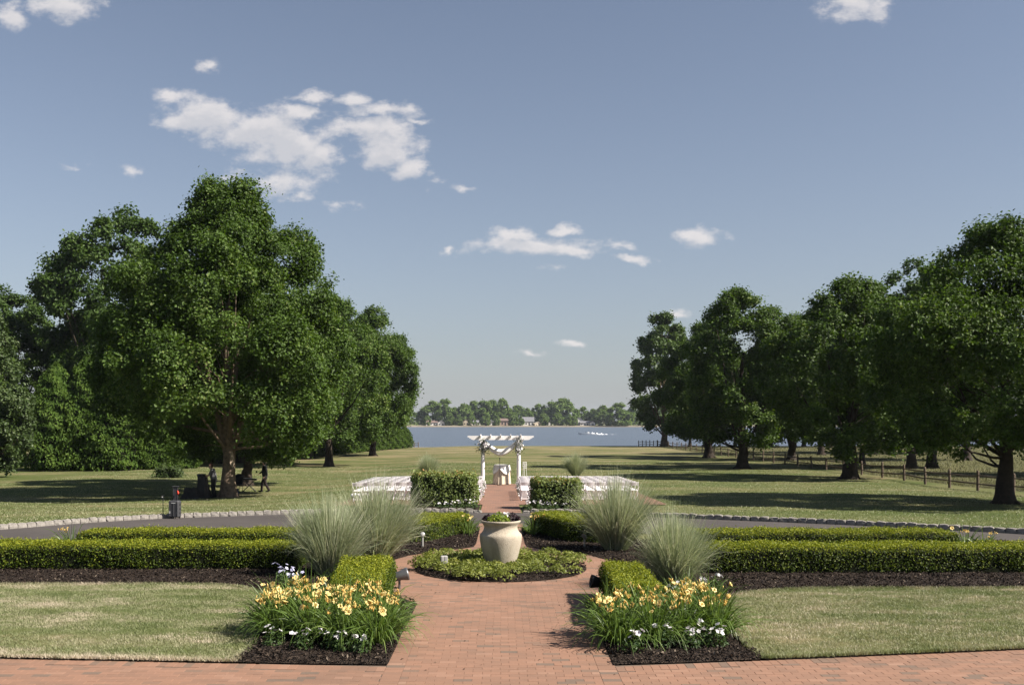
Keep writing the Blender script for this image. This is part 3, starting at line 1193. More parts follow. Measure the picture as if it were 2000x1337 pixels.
# ================================================================== trees
def crown_mesh(name, seed, H, z0, Rm, prof, n_lobes, n_clus, n_leaf, leaf, lobe_r=(.34, .62), up=.45, clus_r=.34, fill=.2, squash=.8, droop=None, hole=None, n_mass=40, even=.5):
    """leaf clumps gathered on lobes that follow the crown's profile (list of (t, radius fraction))"""
    r = np.random.default_rng(seed)
    ts = np.array([p[0] for p in prof])
    rs = np.array([p[1] for p in prof])
    # boughs: a score of big leafy masses round the stem, uneven in reach
    tm_ = (np.arange(n_mass) + r.uniform(.1, .9, n_mass)) / n_mass
    tm_ = np.clip(tm_ ** .92, 0, 1)
    az = r.permutation(n_mass) * 2.39996 + r.uniform(-.5, .5, n_mass)
    rad = np.interp(tm_, ts, rs) * Rm
    mr = Rm * r.uniform(.24, .40, n_mass) * (1 - .25 * tm_)
    reach = r.uniform(.78, 1.08, n_mass)
    mk = np.maximum(rad * reach - mr * .85, .02 * Rm)
    core = r.random(n_mass) < fill
    mk[core] *= .3
    Mc = np.column_stack([np.cos(az) * mk, np.sin(az) * mk, z0 + mr * .5 + tm_ * (H - z0 - mr * 1.25)])
    mi = r.choice(n_mass, n_lobes, p=mr ** 2 / np.sum(mr ** 2))
    dl = unit(r.normal(size=(n_lobes, 3)) + np.array([0, 0, up * .6]))
    mo = unit(np.column_stack([Mc[:, 0], Mc[:, 1], .6 * (Mc[:, 2] - (z0 + H * .45))]))[mi]
    bad = np.sum(dl * mo, 1) < -.1
    dl[bad] = unit(dl[bad] + 1.2 * mo[bad])
    lr = mr[mi] * r.uniform(lobe_r[0], lobe_r[1], n_lobes)
    L = Mc[mi] + dl * (mr[mi] * r.uniform(.45, .88, n_lobes))[:, None] * np.array([1, 1, squash + .1])
    # the rest of the foliage fills the outline between the boughs
    fl = r.random(n_lobes) < even
    nf_ = int(fl.sum())
    tf = r.random(nf_ * 5)
    wf = np.interp(tf, ts, rs) + .05
    tf = r.choice(tf, nf_, p=wf / wf.sum())
    af = np.arange(nf_) * 2.39996 + r.uniform(-.4, .4, nf_)
    lf = Rm * r.uniform(.11, .19, nf_)
    rf_ = np.maximum(np.interp(tf, ts, rs) * Rm * r.uniform(.66, .98, nf_) - lf * .6, .05)
    L[fl] = np.column_stack([np.cos(af) * rf_, np.sin(af) * rf_, z0 + lf + tf * (H - z0 - lf * 2.2)])
    lr[fl] = lf
    dl[fl] = unit(np.column_stack([np.cos(af), np.sin(af), (tf - .35) * 1.6]))
    n = n_lobes * n_clus
    li = np.repeat(np.arange(n_lobes), n_clus)
    d = unit(r.normal(size=(n, 3)) + np.array([0, 0, up]))
    ax = dl[li]
    flip = np.sum(d * ax, 1) < -.2
    d[flip] = unit(d[flip] + 1.3 * ax[flip])
    C = L[li] + d * (lr[li] * r.uniform(.55, 1.1, n))[:, None] * np.array([1, 1, squash])
    if hole is not None:
        keep = ~hole(C)
        C, d, li = C[keep], d[keep], li[keep]
        n = len(C)
    m = n * n_leaf
    ci = np.repeat(np.arange(n), n_leaf)
    cr = clus_r * r.uniform(.6, 1.35, n)
    off = r.normal(size=(m, 3)) * .52 * cr[ci][:, None]
    P = C[ci] + off
    N = unit(d[ci] * .75 + np.array([0, 0, .45]) + r.normal(size=(m, 3)) * .62)
    sz = leaf * r.uniform(.65, 1.35, m)
    v, f = leaf_quads(P, N, sz, 1.35, r, droop)
    lob_t = r.normal(0, .10, n_lobes)
    tint = np.clip(.45 + lob_t[li][ci] + r.normal(0, .10, n)[ci] + r.normal(0, .20, m), 0, 1)
    return mesh_np(name, v, f, tint), L, lr


def trunk_mesh(name, seed, H, z0, r0, L, n_limb=9, lean=(0, 0), split=None, flare=1.75, stems=None):
    r = np.random.default_rng(seed)
    b = MB()
    sp = split if split else z0 * .75
    pts, rad = [], []
    for i in range(9):
        t = i / 8
        z = t * H * .62
        pts.append((lean[0] * t + r.normal(0, .05) * (i > 0), lean[1] * t + r.normal(0, .05) * (i > 0), z))
        rad.append(r0 * (1 - .72 * t) * (1 + (flare - 1) * math.exp(-z / (r0 * 1.3))))
    pts[0] = (0, 0, -.15)
    b.tube([pts[0], (0, 0, .12), (0.02, 0, .4), (0.02, 0.01, .9)] + [p for p in pts[1:] if p[2] > 1.0],
           [rad[0] * 1.05, rad[0] * .86, r0 * 1.22, r0 * 1.06] + [rad[i] for i, p in enumerate(pts) if i and p[2] > 1.0], 12)
    # root flares
    for k in range(6):
        a = 2 * PI * k / 6 + r.uniform(-.3, .3)
        e = r0 * r.uniform(1.6, 2.3)
        b.tube([(math.cos(a) * r0 * .55, math.sin(a) * r0 * .55, r0 * 1.5), (math.cos(a) * r0 * 1.0, math.sin(a) * r0 * 1.0, r0 * .55),
                (math.cos(a) * e, math.sin(a) * e, -.06)], [r0 * .30, r0 * .32, r0 * .16], 6)
    idx = r.permutation(len(L))[:n_limb * 3]
    for k, i in enumerate(idx):
        tgt = L[i]
        if k < n_limb:
            zs = sp + r.random() * max(.5, (tgt[2] - sp) * .35)
        else:
            zs = sp + (tgt[2] - sp) * r.uniform(.3, .65)
        zs = min(zs, H * .58)
        t = zs / (H * .62)
        s = np.array([lean[0] * t, lean[1] * t, zs])
        mid = s * .45 + tgt * .55 + np.array([0, 0, -.10 * np.linalg.norm(tgt - s)])
        mid[2] = max(mid[2], zs + .2)
        rr = r0 * (.34 if k < n_limb else .15) * r.uniform(.7, 1.1) * (1 - .5 * t)
        q1 = s * .7 + mid * .3 + r.normal(0, .08, 3)
        b.tube([s, q1, mid, mid * .5 + tgt * .5 + r.normal(0, .12, 3), tgt], [rr, rr * .85, rr * .6, rr * .38, rr * .14], 7)
    if stems:
        for (dx, dy, z1, z2, ra) in stems:
            b.tube([(0, 0, z1), (dx * .35, dy * .35, z1 + (z2 - z1) * .35), (dx * .7, dy * .7, z1 + (z2 - z1) * .7), (dx, dy, z2)], [ra, ra * .85, ra * .7, ra * .45], 9)
    return b.mesh(name)


ROUND_P = [(0, .70), (.12, .92), (.3, 1), (.5, .98), (.7, .82), (.86, .55), (1, .12)]
OVAL_P = [(0, .66), (.12, .88), (.3, 1), (.48, 1), (.66, .90), (.82, .66), (.93, .40), (1, .10)]
PYR_P = [(0, .72), (.10, .92), (.25, 1), (.42, .98), (.58, .88), (.72, .72), (.85, .52), (.94, .30), (1, .10)]
LACY_P = [(0, .35), (.2, .75), (.4, 1), (.6, .95), (.8, .8), (.93, .5), (1, .2)]
PROTO = {}


def proto(key, mat, bark, seed, H, z0, Rm, prof, lobes, clus, leafs, leaf, r0, trunk_kw=None, **kw):
    me, L, lr = crown_mesh('crown', seed, H, z0, Rm, prof, lobes, clus, leafs, leaf, **kw)
    me.materials.append(M[mat])
    tm = trunk_mesh('trunk', seed + 1, H, z0, r0, L, **(trunk_kw or {}))
    tm.materials.append(M[bark])
    PROTO[key] = (me, tm, H)


def tree(key, name, label, x, y, H=None, rz=0.0, wide=1.0, cat='tree', group=None, zoff=0.0, zbase=None):
    me, tm, h = PROTO[key]
    s = (H or h) / h
    z = float(gz(x, y)) if zbase is None else zbase
    t = thing(name, label, cat, (x, y, z + zoff), rz, group)
    t.scale = (s * wide, s * wide, s)
    c = obj('crown', me, None, t)
    c['kind'] = 'stuff'
    if tm is not None:
        obj('trunk', tm, None, t)
    return t


def under(zc, rc):
    """open space under the crown round the stem"""
    return lambda C: (C[:, 2] < zc) & (np.hypot(C[:, 0], C[:, 1]) < rc)


proto('big_maple', 'maple_leaf', 'bark', 11, 16.6, 2.2, 6.7, PYR_P, 360, 27, 24, .158, .36,
      dict(n_limb=13, split=2.4, stems=[(2.0, -.3, 1.9, 7.5, .20), (-1.3, .5, 2.0, 8, .19), (.5, -.5, 2.2, 8.5, .17)]), clus_r=.38, n_mass=44, even=.34, hole=under(4.2, 2.3))
proto('maple_a', 'maple_leaf', 'dark_bark', 21, 14.5, 1.6, 4.7, OVAL_P, 180, 24, 21, .18, .36, dict(n_limb=9), clus_r=.36, hole=under(2.3, 1.2))
proto('maple_b', 'maple_leaf', 'dark_bark', 33, 13.2, 1.7, 5.0, OVAL_P, 180, 24, 21, .17, .36, dict(n_limb=9, stems=[(-1.6, .1, .9, 4.2, .2)]), clus_r=.36, hole=under(2.4, 1.3))
proto('near_maple', 'maple_leaf', 'dark_bark', 45, 11.9, 1.8, 6.0, ROUND_P, 340, 26, 21, .135, .32, dict(n_limb=10), clus_r=.32, n_mass=44, even=.38, hole=under(2.7, 1.7))
proto('round_tree', 'maple_leaf', 'dark_bark', 57, 15.0, 1.6, 5.5, ROUND_P, 180, 24, 21, .195, .30, dict(n_limb=9), clus_r=.40, hole=under(2.4, 1.3))
proto('oak', 'oak_leaf', 'dark_bark', 63, 19.0, 3.2, 6.8, LACY_P, 150, 24, 16, .26, .40, dict(n_limb=12), clus_r=.42, fill=.12, squash=.65, n_mass=34, even=.4)
proto('plane', 'plane_leaf', 'bark', 71, 21.5, 1.8, 5.4, OVAL_P, 120, 22, 18, .36, .45, dict(n_limb=9), clus_r=.55, n_mass=36)
proto('river_tree', 'oak_leaf', 'dark_bark', 74, 15.0, 4.6, 4.8, OVAL_P, 80, 20, 14, .32, .30, dict(n_limb=7), clus_r=.5, n_mass=24)
proto('olive', 'olive_leaf', 'dark_bark', 77, 12.0, .3, 3.0, OVAL_P, 110, 22, 18, .20, .20, dict(n_limb=8, split=.8), clus_r=.34)
for k_, sd in (('far_a', 81), ('far_b', 84), ('far_c', 87)):
    proto(k_, 'far_leaf', 'dark_bark', sd, 19, .6, 8.6, ROUND_P if k_ != 'far_b' else OVAL_P, 70, 14, 8, 1.25, .5, dict(n_limb=6), clus_r=1.1, n_mass=24)


def arborvitae_mesh(name, seed, H, Rm, n, leaf):
    r = np.random.default_rng(seed)
    t = r.random(n) ** .85
    az = r.uniform(0, 2 * PI, n)
    prof = np.interp(t, [0, .06, .3, .6, .85, 1], [.80, .98, 1, .80, .46, .04])
    lump = 1 + .10 * np.sin(az * 5 + t * 17) + .08 * np.sin(az * 9 - t * 31) + .06 * np.sin(t * 60 + az * 3)
    rad = Rm * prof * lump * r.uniform(.84, 1.04, n)
    P = np.column_stack([np.cos(az) * rad, np.sin(az) * rad, .03 + t * H])
    N = unit(np.column_stack([np.cos(az), np.sin(az), np.full(n, .35)]) + r.normal(size=(n, 3)) * .55)
    v, f = leaf_quads(P, N, leaf * r.uniform(.6, 1.4, n), 2.2, r, 1.2)
    tint = np.clip(.5 + .18 * np.sin(az * 5 + t * 17) + r.normal(0, .18, n), 0, 1)
    me = mesh_np(name, v, f, tint)
    me.materials.append(M['arborvitae_leaf'])
    b = MB()
    b.lathe([(.10, -.1), (Rm * .70, .15), (Rm * .80, H * .2), (Rm * .72, H * .45), (Rm * .45, H * .75), (.05, H * .97)], 14)  # solid dark core just inside the foliage, far wider than a stem
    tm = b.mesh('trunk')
    tm.materials.append(M['core_dark'])
    PROTO[name] = (me, tm, H)


arborvitae_mesh('tall_arborvitae', 91, 8.6, 2.2, 15000, .26)
arborvitae_mesh('small_arborvitae', 95, 3.5, 1.15, 5200, .19)


def build_trees():
    g = 'shade trees down the left side of the lawn'
    t = tree('big_maple', 'maple_tree', 'largest leafy maple with forked trunk beside the musicians', -14.3, 52.2, 16.5, .4)
    # the pale scar low on the trunk
    m = MB()
    n = 14
    vs = [(0, -.012, 0)]
    for k in range(n):
        a = 2 * PI * k / n
        vs.append((math.cos(a) * .15 * (1 if math.sin(a) < 0 else .8), 0.0, math.sin(a) * .42))
    m.add(vs, [(0, 1 + k, 1 + (k + 1) % n) for k in range(n)])
    vs2 = [(p[0] * .9, .06, p[2] * .95) for p in vs[1:]]
    o_ = len(m.v)
    m.add(vs[1:] + vs2, [(k, (k + 1) % n, n + (k + 1) % n, n + k) for k in range(n)])
    sc = m.build('bark_scar', M['peeled_wood'], t)
    sc.location = (.16, -.40, 2.0)
    sc.rotation_euler = (R(-4), 0, R(22))
    sc['label'] = 'pale bare wound in the bark'
    tree('round_tree', 'maple_tree', 'maple close behind the largest one, its dark trunk beside the forked trunk', -16.2, 63.5, 14.6, 2.0, 1.05, group=g)
    tree('round_tree', 'maple_tree', 'rounded maple with a slim dark trunk behind the largest maple', -16.4, 95, 16.2, 1.1, 1.06, group=g)
    tree('round_tree', 'maple_tree', 'rounded maple nearest the river on the left side of the lawn', -15.9, 123.6, 18.2, 3.4, .96, group=g)
    tree('maple_a', 'maple_tree', 'dark maple half hidden between two rounded maples, left of the lawn', -22.3, 115, 17.0, 2.2, 1.15, group=g)
    tree('round_tree', 'maple_tree', 'maple closing the gap at the river end of the arborvitae row', -19.5, 150, 17.5, 5.0, .95, group=g)
    g = 'woodland trees behind the musicians'
    tree('oak', 'oak_tree', 'tall open oak rising above the dark trees at upper left', -37.5, 97, 25.0, .6, .92, group=g)
    tree('oak', 'oak_tree', 'broad oak behind the arborvitae at the left edge', -52, 104, 18.5, 2.5, 1.05, group=g)
    tree('round_tree', 'woodland_tree', 'dark woodland tree directly behind the largest maple', -27, 103, 15.5, 4.1, 1.1, group=g)
    tree('maple_a', 'woodland_tree', 'dark woodland tree between the open oak and the arborvitae', -36.5, 104, 14.0, 1.5, 1.35, group=g)
    tree('oak', 'woodland_tree', 'woodland tree deep in shade left of the largest maple', -29.5, 95, 13.0, 4.0, .9, group=g)
    tree('round_tree', 'woodland_tree', 'far woodland tree filling the shade beyond the oaks', -40, 125, 17, 3.0, 1.3, group=g)
    tree('maple_a', 'woodland_tree', 'far woodland tree above the small arborvitae', -29.5, 128, 16, 5.2, 1.4, group=g)
    tree('round_tree', 'woodland_tree', 'leafy woodland tree filling the left edge above the olive green tree', -50, 92, 15.5, 1.0, 1.1, group=g)
    tree('oak', 'woodland_tree', 'woodland tree right of the open oak, behind the largest maple', -31, 108, 19.5, 2.0, 1.0, group=g)
    tree('round_tree', 'woodland_tree', 'woodland tree behind the tall sunlit arborvitae', -42, 100, 14.5, 2.9, 1.15, group=g)
    for i, (x, y, h) in enumerate(((-62, 98, 17), (-72, 92, 16), (-66, 118, 18), (-80, 105, 17))):
        tree(('oak', 'round_tree')[i % 2], 'woodland_tree', ('first', 'second', 'third', 'fourth')[i] + ' woodland tree past the left edge, beyond the olive green tree', x, y, h, i * 1.4, 1.25, group=g)
    tree('olive', 'olive_tree', 'pale olive green bushy tree at the left edge of the lawn', -37.6, 73.5, 12.0, .5, .95)
    g = 'tall arborvitae at the wood edge'
    for i, (x, y, h, lab) in enumerate(((-38.6, 86.5, 8.6, 'tall arborvitae beside the olive green tree'),
                                        (-36.2, 87.2, 9.2, 'tallest middle arborvitae of the sunlit group of three'),
                                        (-33.9, 86.8, 8.2, 'tall arborvitae at the shaded end of the sunlit group'))):
        tree('tall_arborvitae', 'arborvitae', lab, x, y, h * 1.08, i * 2.1, 1.12, 'conifer', g)
    g = 'small arborvitae bordering the lawn'
    sm = [(-33.2, 100.5, 3.5), (-31.4, 101, 3.9), (-28.5, 101.5, 3.8), (-26.6, 104, 3.9), (-24.6, 108, 4.0)]
    labs = ['first sunlit small arborvitae by the wood edge', 'second sunlit small arborvitae by the wood edge', 'small arborvitae just left of the forked trunk',
            'small arborvitae hidden behind the forked trunk', 'small bright arborvitae just right of the forked trunk']
    for i, (x, y, h) in enumerate(sm):
        tree('small_arborvitae', 'arborvitae', labs[i], x, y, h, i * 1.7, 1.0, 'conifer', g)
    for i, (x, y, h, lab) in enumerate(((-35.5, 112, 6.5, 'first tall dark arborvitae in shade behind the musicians'), (-32.8, 114, 7.0, 'second tall dark arborvitae in shade behind the musicians'),
                                        (-30.1, 113, 6.4, 'third tall dark arborvitae in shade behind the musicians'), (-27.4, 116, 7.0, 'fourth tall dark arborvitae in shade behind the musicians'),
                                        (-24.8, 121, 6.6, 'fifth tall dark arborvitae in shade behind the musicians'), (-38.5, 110, 7.0, 'tall dark arborvitae between wood and sunlit group'),
                                        (-41.5, 96, 8.5, 'tall arborvitae behind the sunlit group'), (-46.5, 92, 8.0, 'tall arborvitae at the left edge of the wood'),
                                        (-31.2, 89, 5.6, 'dark arborvitae in shade right of the sunlit group'), (-29.0, 91, 5.0, 'lower dark arborvitae before the small sunlit pair'))):
        tree('tall_arborvitae', 'arborvitae', lab, x, y, h, i * 1.1, 1.15, 'conifer', 'dark arborvitae in the wood')
    n = 15
    words = ['first', 'second', 'third', 'fourth', 'fifth', 'sixth', 'seventh', 'eighth', 'ninth', 'tenth', 'eleventh', 'twelfth', 'thirteenth', 'fourteenth', 'fifteenth']
    for i in range(n):
        t_ = i / (n - 1)
        x, y = -24.2 + 8.4 * t_, 112 + 52 * t_
        tree('small_arborvitae', 'arborvitae', words[n - 1 - i] + ' arborvitae from the river in the long hedge row', x, y, 3.1 + .4 * random.random(), i * 1.3, 1.2, 'conifer', 'arborvitae hedge row to the river')
    # right side
    g = 'shade trees down the right side of the lawn'
    tree('near_maple', 'maple_tree', 'nearest maple at the right edge, trunk before the rail fence', 20.3, 40.1, 11.3, 1.0, 1.0, group=g)
    tree('maple_b', 'maple_tree', 'forked maple in the middle of the right-hand row', 22.3, 63.6, 13.0, .3, 1.16, group=g)
    tree('maple_a', 'maple_tree', 'upright maple with a thick dark trunk, right of the boat', 19.4, 79.8, 15.0, 2.6, 1.08, group=g)
    tree('maple_b', 'maple_tree', 'slim-trunked maple just before the plane tree', 22.7, 108.6, 15.0, 3.6, 1.05, group=g)
    tree('plane', 'plane_tree', 'pale green plane tree at the river end of the rail fence', 27.6, 168, 22.6, 1.9, 1.08, group=g)
    g = 'trees in the meadow beyond the rail fence'
    mead = [('oak', 33.0, 80, 16.8, .8, 1.0, 'meadow tree with the stout trunk behind the nearest fence posts'),
            ('maple_a', 35.3, 81.5, 16.0, 2.2, .9, 'meadow tree standing close beside the stout trunk'),
            ('oak', 31.2, 86, 15.2, 4.4, .75, 'slim leaning meadow tree left of the stout trunk'),
            ('oak', 46.8, 100, 17.5, 2.9, 1.0, 'lone meadow tree behind the nearest maple'),
            ('round_tree', 44, 66, 14.2, 1.2, 1.05, 'meadow tree hidden behind the nearest maple crown'),
            ('maple_b', 29.2, 100, 14.6, 5.1, .9, 'meadow tree behind the forked maple'),
            ('oak', 38, 118, 18.5, .2, .9, 'meadow tree rising between the forked and nearest maples'),
            ('round_tree', 52, 124, 17.0, 3.3, 1.1, 'far meadow tree closing the view at right')]
    for k, x, y, h, rz, w, lab in mead:
        tree(k, 'meadow_tree', lab, x, y, h, rz, w, group=g)
    g = 'riverside trees beyond the meadow'
    rv = [(30.4, 160, 14.0), (33.2, 162, 15), (37.2, 158, 14.5), (40.2, 165, 15.5), (43.4, 160, 15), (46.4, 157, 14), (49.6, 163, 16), (51.5, 156, 14.5), (55.5, 160, 15.5), (60, 163, 16)]
    for i, (x, y, h) in enumerate(rv):
        tree('river_tree', 'riverside_tree', words[i] + ' riverside tree trunk counted from the plane tree', x, y, h, i * 1.9, .85, group=g)
    # far shore
    g = 'trees on the far shore'
    r = np.random.default_rng(5)
    spec = [(825, 800, .95), (845, 785, 1.2), (868, 781, 1.05), (888, 794, .8), (906, 790, 1.0), (925, 784, .95), (944, 781, 1.1), (962, 783, 1.0), (980, 780, .9), (1010, 790, .95),
            (1030, 798, .8), (1052, 790, 1.0), (1078, 783, 1.1), (1100, 780, 1.2), (1140, 795, 1.0), (1158, 797, .8), (1178, 793, 1.0), (1208, 788, 1.3), (1238, 792, 1.0), (1262, 796, 1.1), (1285, 796, 1.0)]
    near = ['white house', 'cream house', 'river beach']
    for i, (px, py, w) in enumerate(spec):
        y = 905 + r.uniform(-8, 30)
        if px in (1208,):
            y = 872
        x = (px - 978) / 1944 * y
        zb = -1.35 if y > 890 else -2.4
        h = 2.85 - (py - 820) / 1944 * y - zb
        w *= 1.15
        tree(('far_a', 'far_b', 'far_c')[i % 3], 'shore_tree', '%s tree from the left along the far shore, before the sky gap' % (words + ['sixteenth', 'seventeenth', 'eighteenth', 'nineteenth', 'twentieth', 'twenty-first'])[i],
             x, y, h, r.uniform(0, 6), w, group=g, zbase=zb)
    for i, (px, py, w) in enumerate([(835, 812, .7), (878, 806, .8), (896, 810, .7), (921, 808, .7), (948, 806, .8), (969, 809, .7), (1003, 806, .85), (1018, 812, .6), (1062, 806, .8), (1088, 806, .9), (1112, 808, .8),
                                     (1122, 812, .6), (1168, 806, .8), (1190, 808, .8), (1222, 806, .9), (1250, 808, .8)]):
        y = 880 + r.uniform(-3, 3)
        x = (px - 978) / 1944 * y
        h = 2.85 - (py - 820) / 1944 * y + 2.1
        tree(('far_b', 'far_c', 'far_a')[i % 3], 'shore_tree', '%s low tree from the left standing before the far houses' % (words + ['sixteenth'])[i], x, y, h, r.uniform(0, 6), w * 1.25, group='low trees before the far houses', zbase=-2.1)
    for i in range(24):
        px = (815 - i * 11 if i % 2 else 1295 + i * 21)
        y = 925 + r.uniform(-10, 40)
        x = (px - 978) / 1944 * y
        tree(('far_a', 'far_b', 'far_c')[i % 3], 'shore_tree', '%s far shore tree behind the %s' % ((words + ['sixteenth', 'seventeenth'])[i // 2], 'left maples, from the river gap outward' if i % 2 else 'right maples, from the plane tree outward'), x, y, r.uniform(13, 19), r.uniform(0, 6), r.uniform(.9, 1.2), group='screened far shore trees', zbase=-1.3)
    # low scrub under the far trees
    n = 2600
    x = r.uniform(-190, 350, n)
    y = 893 + r.normal(0, 3, n)
    z = -1.6 + r.random(n) ** 1.6 * 3.2
    P = np.column_stack([x, y, z])
    big = np.sin(x * .13) + np.sin(x * .31 + 1) > -.1
    P = P[big]
    v, f = leaf_quads(P, unit(r.normal(size=P.shape) + np.array([.2, -.6, .6])), r.uniform(.8, 1.7, len(P)), 1.3, r)
    o = obj('shore_scrub', mesh_np('shore_scrub', v, f, r.random(len(P))), M['far_leaf'])
    tag(o, 'low scrub along the far river bank', 'scrub', kind='stuff')


build_trees()


# ================================================================== hedges and shrubs
def hedge(name, label, outline, h, leaf=.034, dens=2300, mat='box_leaf', round_r=.14, group=None, cat='hedge', lump=.022, seed=1, base=0.0, dens_top=1.25):
    """clipped hedge over a convex plan outline"""
    r = np.random.default_rng(seed)
    P = np.array(outline, float)
    c = P.mean(0)
    zc = float(gz(c[0], c[1]))
    t = thing(name, label, cat, (c[0], c[1], zc), 0, group)
    n = len(P)
    seg = np.linalg.norm(np.roll(P, -1, 0) - P, axis=1)
    per = seg.sum()
    # area of the top
    A = .5 * abs(np.sum(P[:, 0] * np.roll(P[:, 1], -1) - np.roll(P[:, 0], -1) * P[:, 1]))
    ns, nt = int(per * h * dens), int(A * dens * dens_top)
    k = r.choice(n, ns, p=seg / per)
    u = r.random(ns)
    a, b = P[k], P[(k + 1) % n]
    q = a + (b - a) * u[:, None]
    e = (b - a) / np.linalg.norm(b - a, axis=1, keepdims=True)
    nrm = np.column_stack([e[:, 1], -e[:, 0]])
    area = np.sum(P[:, 0] * np.roll(P[:, 1], -1) - np.roll(P[:, 0], -1) * P[:, 1])
    if area < 0:
        nrm = -nrm
    z = r.random(ns) ** .9 * h
    over = np.clip((z - (h - round_r)) / round_r, 0, 1)
    tuck = np.clip(1 - z / .16, 0, 1) * .09
    ins = round_r * (1 - np.sqrt(np.clip(1 - over ** 2, 0, 1))) + tuck
    S = np.column_stack([q - nrm * ins[:, None], z])
    SN = np.column_stack([nrm * np.sqrt(np.clip(1 - over ** 2, .05, 1))[:, None], over])
    lo, hi = P.min(0), P.max(0)
    tp = r.uniform(lo, hi, (int(nt * 1.0 * np.prod(hi - lo) / A), 2))
    tp = tp[inside(tp, P)]
    dd = dist_poly(tp, P)
    drop = round_r * (1 - np.sqrt(np.clip(1 - np.clip(1 - dd / round_r, 0, 1) ** 2, 0, 1)))
    T = np.column_stack([tp, h - drop])
    TN = np.repeat([[0, 0, 1.0]], len(T), 0)
    Q = np.concatenate([S, T])
    N = np.concatenate([SN, TN])
    wob = lump * (np.sin(Q[:, 0] * 7.1 + Q[:, 2] * 5) + np.sin(Q[:, 1] * 8.3 + Q[:, 0] * 2.7) + np.sin(Q[:, 0] * 2.3 + Q[:, 1] * 3.1 + Q[:, 2] * 9)) / 2
    Q = Q + N * (wob + r.normal(0, leaf * .55, len(Q)) + (r.random(len(Q)) < .05) * r.uniform(0, leaf * 2, len(Q)))[:, None]
    Q[:, 2] += gz(Q[:, 0], Q[:, 1]) - zc + base
    NN = unit(N * .8 + np.array([0, 0, .35]) + r.normal(size=N.shape) * .7)
    Q2 = Q - np.array([c[0], c[1], 0])
    v, f = leaf_quads(Q2, NN, leaf * r.uniform(.65, 1.4, len(Q)), 1.5, r)
    tint = np.clip(.34 + .38 * _s((N[:, 2] - .35) / .5) + 1.2 * wob + r.normal(0, .18, len(Q)), 0, 1)  # sunlit look put into the colour: top leaves lighter, sides darker
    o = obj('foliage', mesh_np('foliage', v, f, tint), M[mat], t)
    o['kind'] = 'stuff'
    # dark filler box added inside so no daylight shows through the leaves
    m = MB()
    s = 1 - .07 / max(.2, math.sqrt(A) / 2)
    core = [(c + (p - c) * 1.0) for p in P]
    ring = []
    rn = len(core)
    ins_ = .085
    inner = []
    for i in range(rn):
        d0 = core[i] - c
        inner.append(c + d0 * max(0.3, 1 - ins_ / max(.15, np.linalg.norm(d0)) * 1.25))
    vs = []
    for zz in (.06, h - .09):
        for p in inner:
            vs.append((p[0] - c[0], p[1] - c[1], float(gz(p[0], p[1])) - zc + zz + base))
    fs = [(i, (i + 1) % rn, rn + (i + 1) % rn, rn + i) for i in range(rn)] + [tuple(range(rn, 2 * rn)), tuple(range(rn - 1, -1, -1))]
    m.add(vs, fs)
    m.build('filler_core', M['core_dark'], t)
    return t


def rect(x0, x1, y0, y1, sk=0.0, n=1):
    return [(x0, y0), (x1, y0), (x1 + sk, y1), (x0 + sk, y1)]


def build_hedges():
    g = 'clipped box hedges round the brick circle'
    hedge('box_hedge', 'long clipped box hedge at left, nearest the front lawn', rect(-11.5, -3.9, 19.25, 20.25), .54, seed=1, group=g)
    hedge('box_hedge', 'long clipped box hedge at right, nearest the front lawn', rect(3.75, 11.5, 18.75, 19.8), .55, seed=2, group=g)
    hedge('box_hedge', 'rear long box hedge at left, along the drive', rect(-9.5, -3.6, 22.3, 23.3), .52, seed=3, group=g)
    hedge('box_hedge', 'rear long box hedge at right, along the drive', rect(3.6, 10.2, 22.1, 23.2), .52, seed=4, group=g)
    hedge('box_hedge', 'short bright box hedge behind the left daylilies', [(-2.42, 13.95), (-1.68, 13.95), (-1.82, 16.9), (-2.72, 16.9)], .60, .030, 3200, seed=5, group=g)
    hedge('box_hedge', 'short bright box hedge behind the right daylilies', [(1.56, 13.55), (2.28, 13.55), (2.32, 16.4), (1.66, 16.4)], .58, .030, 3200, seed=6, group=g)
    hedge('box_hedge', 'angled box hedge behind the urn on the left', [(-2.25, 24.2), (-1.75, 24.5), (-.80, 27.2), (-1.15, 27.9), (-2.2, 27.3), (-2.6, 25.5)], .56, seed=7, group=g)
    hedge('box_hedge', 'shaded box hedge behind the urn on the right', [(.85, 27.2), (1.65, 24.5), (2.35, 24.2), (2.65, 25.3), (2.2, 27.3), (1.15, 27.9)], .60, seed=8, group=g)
    g = 'leafy shrubs flanking the aisle'
    hedge('leafy_shrub', 'wide leafy shrub clipped square, left of the aisle', [(-3.4, 37.9), (-3.1, 37.3), (-1.2, 37.3), (-.9, 37.8), (-.95, 38.6), (-3.3, 38.7)], 1.26, .080, 640, 'shrub_leaf', .20, g, 'shrub', .06, 9)
    hedge('leafy_shrub', 'smaller leafy shrub clipped square, right of the aisle', [(1.12, 36.9), (1.35, 36.3), (2.75, 36.3), (3.0, 36.9), (2.9, 37.6), (1.2, 37.6)], 1.10, .078, 660, 'shrub_leaf', .20, g, 'shrub', .05, 10)
    hedge('leafy_shrub', 'small pale flowering shrub in shade before the arborvitae', [(-25.6, 73.6), (-23.9, 73.4), (-23.8, 74.6), (-25.4, 74.8)], .75, .14, 190, 'olive_leaf', .3, None, 'shrub', .2, 12)


build_hedges()


